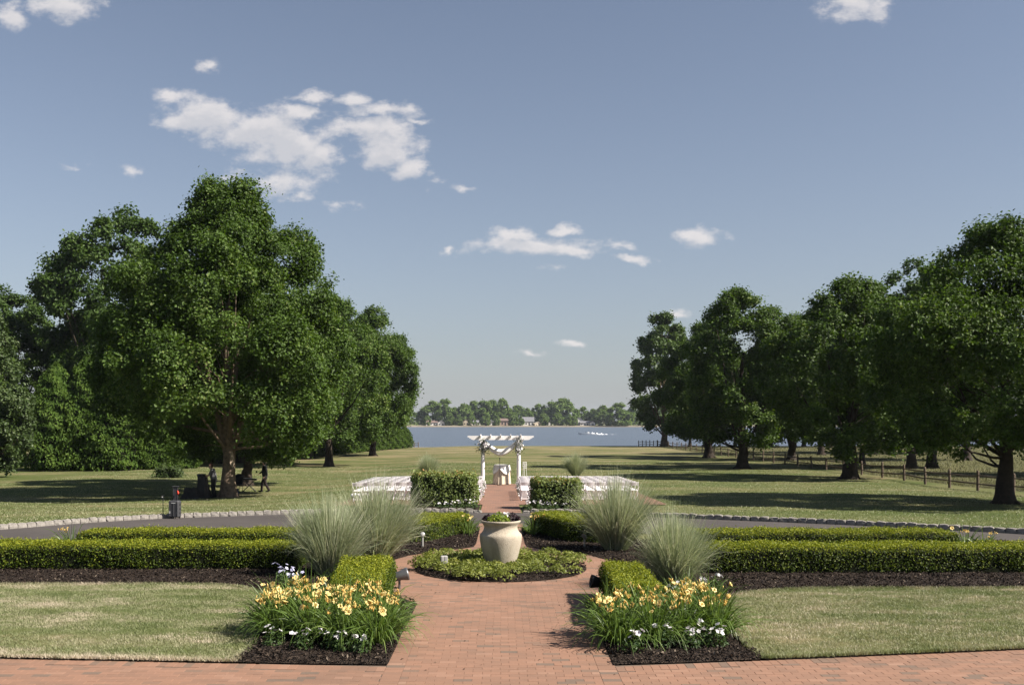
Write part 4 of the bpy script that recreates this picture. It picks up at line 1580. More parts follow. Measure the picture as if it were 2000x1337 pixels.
# ================================================================== ornamental grasses
def blades(base, d0, length, width, curl, nseg, r, side=None):
    """arching strips: base points, first direction, length, width, how far they bend over"""
    n = len(base)
    p = base.copy()
    d = d0.copy()
    side = unit(np.cross(d0, np.array([0, 0, 1.0]) + r.normal(size=(n, 3)) * .35)) if side is None else side
    rows = []
    for i in range(nseg + 1):
        t = i / nseg
        w = width * (1 - t ** 2.2) * (.55 + .45 * min(1, t * 4)) + .0006
        rows.append((p - side * w[:, None], p + side * w[:, None]))
        p = p + d * (length / nseg)[:, None]
        d = unit(d + (np.array([0, 0, -1.0]) * (curl * (.25 + 1.3 * t) / nseg)[:, None]))
    V = np.stack([np.stack(q, 1) for q in rows], 1).reshape(-1, 3)
    k = 2 * (nseg + 1)
    o = np.arange(n)[:, None, None] * k
    s = np.arange(nseg)[None, :, None] * 2
    f = (o + s + np.array([0, 1, 3, 2])[None, None, :]).reshape(-1, 4)
    return V, f


def miscanthus(key, seed, H, spread, n):
    r = np.random.default_rng(seed)
    az = r.uniform(0, 2 * PI, n)
    br = np.sqrt(r.random(n)) * .22
    base = np.column_stack([np.cos(az) * br, np.sin(az) * br, np.zeros(n)])
    # tussocks inside the clump, each with its own lean and height
    k = 42
    ka = r.uniform(0, 2 * PI, k)
    kt = np.arccos(1 - r.random(k) ** 1.1 * (1 - math.cos(R(31)))) * spread
    kh = r.uniform(.80, 1.14, k)
    ki = r.integers(0, k, n)
    az2 = ka[ki] + r.normal(0, .42, n)
    tilt = np.abs(kt[ki] + r.normal(0, .13, n))
    base = base * .45 + np.column_stack([np.cos(ka) * kt * .28, np.sin(ka) * kt * .28, np.zeros(k)])[ki]
    d = unit(np.column_stack([np.cos(az2) * np.sin(tilt), np.sin(az2) * np.sin(tilt), np.cos(tilt)]))
    ln = H * (1 - .14 * tilt) * kh[ki] * np.clip(r.normal(.84, .20, n), .25, 1.2)
    v, f = blades(base, d, ln, np.full(n, .0042), r.uniform(.15, 1.25, n) * (.5 + tilt) + (r.random(n) < .14) * r.uniform(.5, 1.8, n), 7, r)
    tint = np.clip(.45 + r.normal(0, .10, k)[ki] + r.normal(0, .2, n) + (r.random(n) < .07) * .35, 0, 1)
    me = mesh_np('blades', v, f, np.repeat(tint, 7), True)
    me.materials.append(M['miscanthus_blade'])
    PROTO[key] = me


miscanthus('grass_a', 3, 1.5, 1.0, 6200)
miscanthus('grass_b', 4, 1.45, 1.0, 6200)


def build_grasses():
    g = 'clumps of ornamental grass round the brick circle'
    for k, x, y, s, rz, lab in (('grass_a', -3.16, 18.5, .90, .3, 'front clump of ornamental grass left of the circle, beside the daylilies'),
                                ('grass_b', -2.62, 20.9, 1.10, 1.2, 'rear clump of ornamental grass left of the circle'),
                                ('grass_b', 2.98, 17.2, .86, 2.4, 'front clump of ornamental grass right of the circle'),
                                ('grass_a', 2.62, 22.7, 1.02, 3.9, 'rear clump of ornamental grass right of the circle'),
                                ('grass_a', 5.0, 66.3, .95, .9, 'distant clump of ornamental grass beyond the right block of chairs'),
                                ('grass_b', -4.9, 67.0, .95, 2.9, 'distant clump of ornamental grass beyond the left block of chairs')):
        t = thing('ornamental_grass', lab, 'ornamental grass', G(x, y, .05), rz, g)
        t.scale = (s, s, s)
        o = obj('blades', PROTO[k], None, t)
        o['kind'] = 'stuff'


build_grasses()


# ================================================================== flowers
def petal_mesh(name, n_pet, length, width, cup, mat, nseg=3, throat=None):
    vs, fs, ts = [], [], []
    for k in range(n_pet):
        a = 2 * PI * k / n_pet
        wv = 1.0 if k % 2 == 0 or n_pet == 5 else .72
        o = len(vs)
        for i in range(nseg + 1):
            t = i / nseg
            rr = length * (t * .55 + .45 * t * t)
            z = cup * length * math.sin(t * 1.9)
            w = width * wv * math.sin(PI * min(1, .12 + .80 * t)) * .5
            for s in (-1, 1):
                x = rr
                y = s * w
                vs.append((x * math.cos(a) - y * math.sin(a), x * math.sin(a) + y * math.cos(a), z))
        for i in range(nseg):
            fs.append((o + 2 * i, o + 2 * i + 1, o + 2 * i + 3, o + 2 * i + 2))
            ts.append(.15 + .75 * i / max(1, nseg - 1))
    me = mesh_np(name, np.array(vs), np.array(fs), ts)
    me.materials.append(M[mat])
    return me


def build_flowers():
    lily = [petal_mesh('flower', 6, .050, .052, .7, 'lily_petal'), petal_mesh('flower', 6, .044, .048, .95, 'lily_petal')]

    def daylily(x, y, label, seed, nl=210, H=.44, nf=9, group='yellow daylilies flanking the walk', s=1.0, flower_s=1.0):
        r = np.random.default_rng(seed)
        t = thing('daylily', label, 'flower', G(x, y, .06), r.uniform(0, 6), group)
        t.scale = (s, s, s)
        az = r.uniform(0, 2 * PI, nl)
        br = np.sqrt(r.random(nl)) * .11
        base = np.column_stack([np.cos(az) * br, np.sin(az) * br, np.zeros(nl)])
        lean = np.abs(r.normal(.62, .34, nl))
        d = unit(np.column_stack([np.cos(az) * lean, np.sin(az) * lean, np.ones(nl)]))
        v, f = blades(base, d, r.uniform(.50, .88, nl), r.uniform(.007, .0105, nl), r.uniform(2.2, 4.2, nl), 7, r)
        o = obj('foliage', mesh_np('foliage', v, f, np.repeat(np.clip(r.normal(.55, .22, nl), 0, 1), 7)), M['lily_blade'], t)
        o['kind'] = 'stuff'
        m = MB()
        bud = MB()
        n_s = max(4, int(nf * 1.15))
        k = 0
        for i in range(n_s):
            a = r.uniform(0, 2 * PI)
            le = r.uniform(.05, .60)
            hh = H * r.uniform(.92, 1.28)
            top = Vector((math.cos(a) * le * hh, math.sin(a) * le * hh, hh))
            m.tube([(math.cos(a) * .03, math.sin(a) * .03, 0), (top.x * .45, top.y * .45, hh * .6), top], [.0045, .004, .003], 4, False, tint=.6)
            for q in range(r.integers(2, 6)):
                dv = Vector((r.normal(0, .028), r.normal(0, .028), r.uniform(-.03, .03)))
                p = top + dv
                if q == 0 and k < nf:
                    fl = obj('flower', lily[k % 2], None, t)
                    fl.location = p
                    tilt = r.uniform(.3, 1.25)
                    fl.rotation_euler = (tilt * math.cos(a + 1.57), tilt * math.sin(a + 1.57), r.uniform(0, 6))
                    fl.scale = (flower_s * r.uniform(.72, 1.05),) * 3
                    k += 1
                else:
                    bud.ball(p + Vector((0, 0, .02)), (.0075, .0075, .027), 5, 4, tint=r.uniform(0, .6),
                             M=Matrix.Rotation(r.normal(0, .5), 3, 'X') @ Matrix.Rotation(r.normal(0, .5), 3, 'Y'))
        m.build('stems', M['lily_blade'], t, True)
        if bud.v:
            b_ = bud.build('buds', M['lily_petal'], t, True)
            b_['kind'] = 'stuff'
        return t

    L = [(-2.86, 12.9, 'daylily clump at the lawn corner of the left bed'), (-2.40, 12.65, 'second daylily clump along the front of the left bed'),
         (-1.98, 12.45, 'third daylily clump along the front of the left bed'), (-1.55, 12.4, 'daylily clump spilling over the walk at the front of the left bed'),
         (-1.50, 12.95, 'daylily clump by the walk, behind the front row of the left bed'), (-2.0, 13.05, 'middle daylily clump in the left bed'),
         (-2.5, 13.25, 'daylily clump behind the second one of the front row, left bed'), (-2.85, 13.55, 'daylily clump behind the lawn corner of the left bed'),
         (-2.78, 14.2, 'rear daylily clump of the left bed, nearest the lawn'), (-2.2, 13.6, 'rear daylily clump against the short box hedge, left bed'),
         (-1.68, 13.5, 'daylily clump between the short box hedge and the walk, left bed'), (-3.0, 13.2, 'outermost daylily clump of the left bed, over the lawn edge')]
    for i, (x, y, lab) in enumerate(L):
        daylily(x, y, lab, 200 + i, nf=13 if y > 12.9 else 8)
    Rr = [(1.48, 12.45, 'daylily clump spilling over the walk at the front of the right bed'), (1.92, 12.55, 'second daylily clump along the front of the right bed'),
          (2.35, 12.75, 'third daylily clump along the front of the right bed'), (2.78, 12.85, 'daylily clump at the lawn corner of the right bed'),
          (1.42, 13.0, 'daylily clump by the walk, behind the front row of the right bed'), (1.88, 13.1, 'middle daylily clump in the right bed'),
          (2.36, 13.25, 'rear daylily clump against the short box hedge, right bed'), (2.82, 13.5, 'rear daylily clump of the right bed, nearest the lawn'),
          (2.62, 14.0, 'daylily clump between the short box hedge and the right lawn')]
    for i, (x, y, lab) in enumerate(Rr):
        daylily(x, y, lab, 240 + i, nf=12 if y > 12.9 else 8)
    g2 = 'small pale daylilies at the hedge ends'
    for i, (x, y, lab, s) in enumerate(((-9.75, 22.6, 'pale yellow daylily at the far end of the rear left hedge', 1.0), (10.45, 22.4, 'pale yellow daylily at the far end of the rear right hedge', 1.0),
                                        (10.8, 22.2, 'second pale daylily past the rear right hedge', .85),
                                        (-.86, 26.6, 'daylily by the walk behind the urn, left side', .95), (-1.0, 27.7, 'daylily behind the angled left hedge', .9),
                                        (.86, 26.4, 'daylily by the walk behind the urn, right side', .95), (1.0, 27.9, 'daylily behind the shaded right hedge', .9))):
        daylily(x, y, lab, 280 + i, 70, .42, 4, g2, s)

    bl = {c: petal_mesh('bloom', 5, .030, .030, .25, m_) for c, m_ in (('w', 'white_petal'), ('m', 'mauve_petal'))}

    def bedding(x, y, label, seed, nb=8, s=1.0, c='w', h=.22, group='white bedding flowers'):
        r = np.random.default_rng(seed)
        t = thing('bedding_plant', label, 'flower', G(x, y, .05), r.uniform(0, 6), group)
        t.scale = (s, s, s)
        n = 120
        a = r.uniform(0, 2 * PI, n)
        q = np.sqrt(r.random(n)) * .13
        z = .03 + r.random(n) * h * (1 - q / .2)
        P = np.column_stack([np.cos(a) * q, np.sin(a) * q, z])
        N = unit(np.column_stack([np.cos(a) * .5, np.sin(a) * .5, np.ones(n)]) + r.normal(size=(n, 3)) * .45)
        v, f = leaf_quads(P, N, r.uniform(.035, .065, n), 1.9, r)
        o = obj('foliage', mesh_np('foliage', v, f, r.random(n)), M['vinca_leaf'], t)
        o['kind'] = 'stuff'
        for k in range(nb):
            a = r.uniform(0, 2 * PI)
            q = r.uniform(.02, .13)
            fl = obj('bloom', bl[c], None, t)
            fl.location = (math.cos(a) * q, math.sin(a) * q, h * r.uniform(.75, 1.2))
            fl.rotation_euler = (r.normal(.5, .4), r.normal(0, .4), r.uniform(0, 6))
            fl.scale = (r.uniform(.8, 1.25),) * 3

    names = ['first', 'second', 'third', 'fourth', 'fifth', 'sixth', 'seventh', 'eighth', 'ninth']
    for i, (x, y) in enumerate(((-2.82, 12.30), (-2.42, 12.10), (-2.08, 12.16), (-1.93, 12.05), (-1.68, 11.95))):
        bedding(x, y, names[i] + ' white bedding flower from the lawn, front of the left bed', 300 + i, 8)
    for i, (x, y) in enumerate(((1.58, 11.95), (2.02, 12.22), (2.30, 12.15), (2.66, 12.25), (2.5, 12.35))):
        bedding(x, y, names[i] + ' white bedding flower from the walk, front of the right bed', 310 + i, 9, 1.1)
    for i, (x, y) in enumerate(((2.75, 15.9), (2.98, 16.35), (3.32, 16.3), (3.62, 16.8))):
        bedding(x, y, names[i] + ' pink-white bedding flower at the foot of the right grass clump', 320 + i, 8, 1.05, group='bedding flowers below the right grass clump')
    for i, (x, y) in enumerate(((-3.85, 17.5), (-3.62, 17.0), (-3.45, 16.7))):
        bedding(x, y, names[i] + ' bluish flower in the shade of the left grass clump', 330 + i, 8, 1.15, 'm', .26, 'bluish flowers in shade')
    k = 0
    for sx, side in ((-1, 'left'), (1, 'right')):
        for i in range(6):
            x = sx * (.98 + i * .26 + random.uniform(-.06, .06))
            y = (36.2 if sx < 0 else 35.6) + random.uniform(-.22, .25)
            bedding(x, y, '%s white bedding flower from the aisle under the %s shrub' % (names[i], side), 340 + k, 7 - i // 2, 1.35 - .06 * i, 'w', .22, 'white flowers under the aisle shrubs')
            k += 1
    # ground cover in the round bed
    r = np.random.default_rng(61)
    n = 175
    a = np.arange(n) * 2.39996 + r.uniform(-.3, .3, n)
    q = np.sqrt((np.arange(n) + r.uniform(0, 1, n)) / n)
    C = np.column_stack([np.cos(a) * q * 1.68, CY + np.sin(a) * q * 1.96])
    gap = np.exp(-(((C[:, 0] - .98) / .36) ** 2 + ((C[:, 1] - 19.25) / .5) ** 2)) + .8 * np.exp(-(((C[:, 0] - .5) / .3) ** 2 + ((C[:, 1] - 18.3) / .3) ** 2)) + .8 * np.exp(-(((C[:, 0] - 1.45) / .28) ** 2 + ((C[:, 1] - 19.0) / .35) ** 2))
    keep = (r.random(n) > gap * 1.5) & (np.hypot(C[:, 0], C[:, 1] - CY) > .27)
    C = C[keep]
    pr = r.uniform(.13, .22, len(C))
    ph = r.uniform(.12, .24, len(C))
    m = 120
    ci = np.repeat(np.arange(len(C)), m)
    N0 = len(ci)
    aa = r.uniform(0, 2 * PI, N0)
    uu = np.sqrt(r.random(N0))
    ra = uu * pr[ci]
    P = np.column_stack([C[ci, 0] + np.cos(aa) * ra, C[ci, 1] + np.sin(aa) * ra,
                         gz(C[ci, 0], C[ci, 1]) + .07 + ph[ci] * np.sqrt(np.clip(1 - uu ** 2 * .9, 0, 1)) * r.uniform(.72, 1.08, N0)])
    N = unit(np.column_stack([np.cos(aa) * .8 * uu, np.sin(aa) * .8 * uu, np.ones(N0)]) + r.normal(size=(N0, 3)) * .45)
    v, f = leaf_quads(P, N, r.uniform(.035, .075, N0), 1.9, r)
    o = obj('ground_cover', mesh_np('ground_cover', v, f, np.clip(.5 + r.normal(0, .13, len(C))[ci] + r.normal(0, .18, N0), 0, 1)), M['cover_leaf'])
    tag(o, 'light green leafy ground cover filling the round bed', 'ground cover', kind='stuff')


build_flowers()
# ================================================================== built things
def build_urn():
    t = thing('stone_urn', 'large cream stone urn with flared rim in the round bed', 'urn', G(0, CY, .03))
    m = MB()
    m.lathe([(.0, .0), (.255, .0), (.265, .03), (.318, .16), (.364, .31), (.398, .45), (.415, .55), (.421, .615), (.419, .650), (.410, .675), (.386, .700), (.356, .735), (.338, .775), (.332, .805), (.337, .845),
             (.362, .885), (.392, .915), (.398, .935), (.392, .950), (.372, .952), (.352, .935), (.325, .89), (.30, .84)], 64)
    m.build('bowl', M['urn_stone'], t)
    s = MB()
    s.lathe([(0, .905), (.32, .895), (.335, .88)], 32)
    s.build('soil', M['plain_soil'], t)
    z0 = float(gz(0, CY)) + .03
    r = np.random.default_rng(8)

    def tuft(name, label, cx, cy, rad, h, n, leaf, mat, asp, droop=None):
        a = r.uniform(0, 2 * PI, n)
        q = np.sqrt(r.random(n)) * rad
        P = np.column_stack([np.cos(a) * q, np.sin(a) * q, .02 + r.random(n) * h * (1.1 - q / rad * .6)])
        N = unit(np.column_stack([np.cos(a) * .6, np.sin(a) * .6, np.full(n, .9)]) + r.normal(size=(n, 3)) * .45)
        v, f = leaf_quads(P, N, leaf * r.uniform(.6, 1.3, n), asp, r, droop)
        o = obj(name, mesh_np(name, v, f, r.random(n)), M[mat])
        o.location = (cx, CY + cy, z0 + .90)
        tag(o, label, 'plant', 'plants in the urn')
    tuft('lime_plant', 'lime green trailing plant at the front of the urn', -.04, -.14, .23, .20, 620, .045, 'lime_leaf', 1.4)
    tuft('purple_plant', 'dark purple foliage plant at the left rim of the urn', -.25, .02, .12, .15, 220, .08, 'purple_leaf', 2.8, 1.0)
    tuft('purple_plant', 'larger dark purple foliage plant at the right of the urn', .23, .03, .15, .17, 320, .085, 'purple_leaf', 2.8, 1.0)
    bloom = petal_mesh('bloom', 5, .034, .034, .25, 'white_petal')
    t2 = thing('white_petunia', 'white petunias in the middle of the urn', 'plant', (0.03, CY + .02, z0 + .90), 0, 'plants in the urn')
    n = 150
    a = r.uniform(0, 2 * PI, n)
    q = np.sqrt(r.random(n)) * .2
    P = np.column_stack([np.cos(a) * q, np.sin(a) * q, r.random(n) * .12])
    v, f = leaf_quads(P, unit(r.normal(size=(n, 3)) * .6 + np.array([0, 0, 1])), r.uniform(.03, .05, n), 1.6, r)
    obj('foliage', mesh_np('foliage', v, f, r.random(n)), M['vinca_leaf'], t2)
    for k in range(17):
        a = r.uniform(0, 2 * PI)
        q = r.uniform(.03, .21)
        fl = obj('bloom', bloom, None, t2)
        fl.location = (math.cos(a) * q, math.sin(a) * q, r.uniform(.12, .22))
        fl.rotation_euler = (r.normal(.6, .4), r.normal(0, .4), r.uniform(0, 6))


build_urn()


def aim(o, d):
    o.rotation_euler = Vector(d).to_track_quat('Z', 'Y').to_euler()


def build_lights():
    # bullet light on a stake
    t = thing('garden_light', 'grey bullet spotlight on a stake before the angled left hedge', 'light', G(-1.83, 23.3, .05))
    MB().tube([(0, 0, -.1), (0, 0, .26)], .022, 10).build('stake', M['light_grey'], t)
    b = MB()
    b.lathe([(0, -.09), (.04, -.085), (.052, -.05), (.055, .06), (.062, .075)], 16, M=Vector((.15, -.9, .35)).normalized().to_track_quat('Z', 'Y').to_matrix())
    h = b.build('lamp_head', M['grey_metal'], t)
    h.location = (0, -.02, .31)
    l = MB()
    l.ball((0, 0, 0), (.057, .057, .025), 14, 6, M=Vector((.15, -.9, .35)).normalized().to_track_quat('Z', 'Y').to_matrix())
    lens = l.build('lens', M['lamp_glass'], h)
    lens.location = Vector((.15, -.9, .35)).normalized() * .06
    t = thing('garden_light', 'small spotlight in deep shade before the right rear hedge', 'light', G(1.95, 23.2, .05))
    MB().tube([(0, 0, -.1), (0, 0, .24)], .02, 10).build('stake', M['light_grey'], t)
    b = MB()
    b.lathe([(0, -.07), (.036, -.065), (.045, 0), (.05, .07)], 14, M=Vector((-.5, -.5, .6)).normalized().to_track_quat('Z', 'Y').to_matrix())
    h = b.build('lamp_head', M['light_grey'], t)
    h.location = (0, 0, .27)
    # canister floods beside the short hedges
    for x, y, d, mat, lab in ((-1.74, 17.1, (.93, .22, .22), 'grey_metal', 'pale grey canister floodlight poking from the left short hedge'),
                              (1.62, 16.3, (-.95, -.1, .18), 'dark_metal', 'dark canister floodlight poking from the right short hedge')):
        t = thing('floodlight', lab, 'light', G(x, y, .05))
        Mx = Vector(d).normalized().to_track_quat('Z', 'Y').to_matrix()
        MB().tube([(0, 0, -.05), (0, 0, .17)], .02, 8).build('stake', M[mat], t)
        b = MB()
        b.lathe([(0, -.16), (.06, -.155), (.075, -.13), (.082, .02), (.108, .12), (.110, .15), (.102, .152), (.085, .12)], 22, M=Mx)
        h = b.build('housing', M[mat], t)
        h.location = (0, 0, .20)
        q = MB()
        q.lathe([(0, .115), (.083, .118)], 22, M=Mx)
        q.build('lens', M['window_dark'], h)
    t = thing('outlet_box', 'pale weatherproof outlet box on a post in the round bed', 'outlet box', G(-1.08, 18.95, .05), R(12))
    MB().box((0, 0, .10), (.03, .03, .26)).build('post', M['light_grey'], t)
    MB().box((0, 0, .25), (.135, .075, .15), bev=.012).build('box', M['light_grey'], t)
    MB().box((-.033, -.045, .25), (.06, .022, .135), bev=.008).build('cover', M['light_grey'], t)
    MB().box((.035, -.045, .25), (.06, .022, .135), bev=.008).build('cover', M['light_grey'], t)


build_lights()


# ------------------------------------------------------------------ ceremony chairs
def build_chairs():
    W = .42
    parts = []

    def add(name, mb):
        me = mb.mesh(name)
        me.materials.append(M['chair_white'])
        parts.append((name, me))
    # faces +y (towards the arbor); the back is at -y
    for s in (-1, 1):
        b = MB()
        x = s * (W / 2 - .015)
        b.box((x, -.02, .39), (.030, .034, .80), Matrix.Rotation(R(18), 3, 'X'), .006)
        add('leg', b)                                    # the long upright: front foot to the top of the back
        b = MB()
        b.box((s * (W / 2 - .048), -.03, .215), (.026, .032, .48), Matrix.Rotation(R(-24), 3, 'X'), .006)
        add('leg', b)
    b = MB()
    b.box((0, .0, .435), (W - .075, .37, .035), Matrix.Rotation(R(3), 3, 'X'), .012)
    add('seat', b)
    b = MB()
    n = 6
    Rm = Matrix.Rotation(R(14), 3, 'X')
    pr = []
    for i in range(n + 1):
        u = i / n * 2 - 1
        pr.append((u * (W / 2 - .03), -.018 * (1 - u * u), .012 * (1 - u * u)))
    vs = []
    for (x, y, dz) in pr:
        for (yy, zz) in ((y - .009, -.075), (y + .009, -.075), (y + .009, .065 + dz), (y - .009, .065 + dz)):
            q = Rm @ Vector((0, yy, zz))
            vs.append((x, q.y - .155, q.z + .705))
    fs = []
    for i in range(n):
        for k in range(4):
            k2 = (k + 1) % 4
            fs.append((i * 4 + k, (i + 1) * 4 + k, (i + 1) * 4 + k2, i * 4 + k2))
    b.add(vs, fs)
    add('backrest', b)
    b = MB()
    b.box((0, -.118, .075), (W - .10, .018, .045))
    add('stretcher', b)
    b = MB()
    b.box((0, .105, .12), (W - .05, .018, .026))
    add('stretcher', b)
    fl = MB()
    r = np.random.default_rng(4)
    ordn = ['first', 'second', 'third', 'fourth', 'fifth', 'sixth', 'seventh', 'eighth', 'ninth', 'tenth', 'eleventh', 'twelfth']
    NR = 8
    for sx, side in ((-1, 'left'), (1, 'right')):
        nc = 12 if sx < 0 else 11
        for row in range(NR):
            for c in range(nc):
                x = sx * (1.03 + c * .452) + random.uniform(-.012, .012)
                y = 41.75 + row * .97 + random.uniform(-.02, .02)
                t = thing('folding_chair', 'white folding chair, %s from the aisle, %s row from the arbor, %s-hand block' % (ordn[c], ordn[NR - 1 - row], side), 'chair',
                          G(x, y, .032), random.uniform(-.03, .03), 'white folding chairs set out for the ceremony')
                for nm, me in parts:
                    obj(nm, me, None, t)
    # sprigs tied to the aisle chairs
    k = 0
    petal = petal_mesh('bloom', 5, .034, .034, .3, 'white_petal')
    for sx, side in ((-1, 'left'), (1, 'right')):
        for row in range(0, NR, 1):
            x, y = sx * .76, 41.75 + row * .97 - .05
            q = r.normal(size=(40, 3)) * np.array([.02, .03, .14])
            v, f = leaf_quads(q, rand_unit(40, r), r.uniform(.03, .06, 40), 1.8, r)
            t = thing('aisle_flowers', 'white blossom sprig hung on the aisle chair, %s row from the arbor, %s side' % (ordn[NR - 1 - row], side), 'flowers', G(x, y, .42), 0, 'blossom sprigs along the aisle')
            o = obj('leaves', mesh_np('leaves', v[:60 * 4], f, r.random(40)), M['olive_leaf'], t)
            o['kind'] = 'stuff'
            for j in range(6):
                b_ = obj('bloom', petal, None, t)
                b_.location = (r.normal(0, .03), -.05 + r.normal(0, .03), .17 - j * .07)
                b_.rotation_euler = (1.3 + r.normal(0, .4), r.normal(0, .5), r.uniform(0, 6))
    # bundle lying by the end of the left block
    b = MB()
    for i in range(7):
        b.ball((-.30 + i * .10 + random.uniform(-.02, .02), random.uniform(-.05, .05), .11 + random.uniform(0, .05)), (random.uniform(.10, .14), .13, random.uniform(.08, .12)), 9, 6)
    o = b.build('cloth_bundle', M['chair_white'])
    o.location = G(-6.25, 44.2, .02)
    tag(o, 'low bundle of white cloth by the outer end of the left chairs', 'bundle')


build_chairs()


# ------------------------------------------------------------------ arbor
AY = 56.6


def build_arbor():
    t = thing('wedding_arbor', 'white pergola arbor with two round columns at the end of the aisle', 'arbor', G(0, AY, .03))
    H = 2.55
    for x in (-1.02, 1.02):
        c = MB()
        c.lathe([(.10, .16), (.112, .5), (.112, 1.2), (.100, H - .12)], 24)
        o = c.build('column', M['white_paint'], t)
        o.location = (x, 0, 0)
        p = MB()
        p.box((0, 0, .05), (.34, .34, .10), bev=.01)
        p.lathe([(.0, .10), (.155, .10), (.165, .125), (.155, .15), (.125, .165), (.0, .166)], 24)
        p.build('base', M['white_paint'], o)
        p = MB()
        p.lathe([(.100, H - .125), (.125, H - .11), (.125, H - .08), (.105, H - .06)], 24)
        p.box((0, 0, H - .03), (.27, .27, .06), bev=.008)
        p.build('capital', M['white_paint'], o)
    prof = [(-1.88, .235), (-1.88, .155), (-1.80, .150), (-1.78, .095), (-1.70, .085), (-1.66, .035), (-1.56, .0)]
    outl = [(x, z) for x, z in prof] + [(-x, z) for x, z in prof[::-1]]
    for dy in (-.13, .13):
        vs = [(x, dy - .022, H + z) for x, z in outl] + [(x, dy + .022, H + z) for x, z in outl]
        n = len(outl)
        fs = [tuple(range(n)), tuple(range(2 * n - 1, n - 1, -1))] + [(i, i + n, (i + 1) % n + n, (i + 1) % n) for i in range(n)]
        MB().add(vs, fs).build('beam', M['white_paint'], t)
    rp = [(-.75, .16), (-.75, .10), (-.68, .06), (-.62, .0)]
    ol = rp + [(-y, z) for y, z in rp[::-1]]
    for i in range(5):
        x = -1.14 + i * .57
        vs = [(x - .022, y, H + .15 + z) for y, z in ol] + [(x + .022, y, H + .15 + z) for y, z in ol]
        n = len(ol)
        fs = [tuple(range(n - 1, -1, -1)), tuple(range(n, 2 * n))] + [(i_, (i_ + 1) % n, (i_ + 1) % n + n, i_ + n) for i_ in range(n)]
        MB().add(vs, fs).build('rafter', M['white_paint'], t)
    # draped fabric
    nx, nz = 40, 9
    vs = []
    for i in range(nx + 1):
        u = i / nx
        x = -.92 + 1.84 * u
        sag = math.sin(PI * u)
        for j in range(nz + 1):
            w = j / nz
            top = H - .03 - .50 * sag ** 1.2
            bot = H - .40 - .50 * sag ** 1.3
            if u < .12 or u > .88:
                e = min(u, 1 - u) / .12
                bot = top - (top - bot) * (.35 + .65 * e)
            z = top + (bot - top) * w
            vs.append((x, -.16 + .018 * math.sin(w * 11 + u * 3.5) * (.4 + sag) - .10 * sag * math.sin(PI * w), z))
    fs = [(i * (nz + 1) + j, (i + 1) * (nz + 1) + j, (i + 1) * (nz + 1) + j + 1, i * (nz + 1) + j + 1) for i in range(nx) for j in range(nz)]
    d = MB().add(vs, fs, True).build('fabric_swag', M['white_fabric'])
    d.location = G(0, AY, .03)
    so_ = d.modifiers.new('thickness', 'SOLIDIFY')
    so_.thickness = .012
    tag(d, 'sheer white fabric swag hung across the arbor', 'fabric')
    r = np.random.default_rng(14)
    petal = petal_mesh('rose', 5, .080, .085, .55, 'white_petal')
    for x, rx, rz_, lab in ((-1.02, .30, .42, 'full spray of white roses and greenery on the left arbor column'), (1.02, .20, .46, 'narrower spray of white roses and greenery on the right arbor column')):
        f_ = thing('flower_spray', lab, 'flowers', G(x + (.06 if x < 0 else 0), AY - .17, .03 + H - .35), 0, 'flower sprays on the arbor')
        n = 520
        P = r.normal(size=(n, 3)) * np.array([rx * .55, .07, rz_ * .48])
        P[:, 2] -= np.abs(P[:, 0]) * .3
        v, f = leaf_quads(P, rand_unit(n, r), r.uniform(.06, .13, n), 2.0, r, -.8)
        o = obj('greenery', mesh_np('greenery', v, f, r.random(n)), M['olive_leaf'], f_)
        o['kind'] = 'stuff'
        for k in range(38):
            b = obj('rose', petal, None, f_)
            b.location = (r.normal(0, rx * .42), -.09 + r.normal(0, .03), r.normal(.02, rz_ * .40))
            b.rotation_euler = (1.35 + r.normal(0, .35), r.normal(0, .5), r.uniform(0, 6))
    # ceremony table
    def skirt(r0, r1, z1, z0, pleat, amp, n=72, rows=8):
        vs, fs = [], []
        for j in range(rows + 1):
            w = j / rows
            for k in range(n):
                a = 2 * PI * k / n
                rr = r0 + (r1 - r0) * w ** 1.2 + amp * w * math.sin(a * pleat + 1.3 * math.sin(a * 3))
                vs.append((rr * math.cos(a), rr * math.sin(a), z1 + (z0 - z1) * w))
        for j in range(rows):
            for k in range(n):
                k2 = (k + 1) % n
                fs.append((j * n + k, (j + 1) * n + k, (j + 1) * n + k2, j * n + k2))
        fs.append(tuple(range(n - 1, -1, -1)))
        return vs, fs
    tb = thing('ceremony_table', 'round high table under the arbor', 'table', G(.06, AY + .55, .03))
    m = MB()
    m.lathe([(0, 1.075), (.44, 1.075), (.445, 1.09), (.44, 1.105), (0, 1.106)], 40)
    m.build('table_top', M['fence_wood'], tb)
    MB().tube([(0, 0, .03), (0, 0, 1.08)], .035, 10).build('post', M['dark_metal'], tb)
    MB().lathe([(0, .0), (.27, .0), (.27, .02), (.05, .05), (0, .05)], 24).build('foot', M['dark_metal'], tb)
    vs, fs = skirt(.452, .50, 1.112, .03, 12, .035)
    o = MB().add(vs, fs, True).build('tablecloth', M['cream_fabric'])
    o.location = G(.06, AY + .55, .03)
    tag(o, 'cream pleated cloth reaching the ground over the high table', 'tablecloth')
    vs, fs = skirt(.462, .52, 1.122, .72, 4, .03)
    vs2 = []
    for (x, y, z) in vs:
        a = math.atan2(y, x)
        k = (1.122 - z) / .4
        vs2.append((x, y, 1.122 - (1.122 - z) * (.45 + .85 * abs(math.sin(2 * a + .5)))))
    o = MB().add(vs2, fs, True).build('table_overlay', M['white_fabric'])
    o.location = G(.06, AY + .55, .03)
    tag(o, 'white square overlay hanging in points over the cream cloth', 'tablecloth')
    # microphone on a stand before the table
    ms = thing('microphone_stand', 'black microphone stand before the ceremony table', 'microphone stand', G(-.06, AY - .2, .03))
    MB().tube([(0, 0, .02), (0, 0, 1.38)], .011, 8).build('pole', M['black_plastic'], ms)
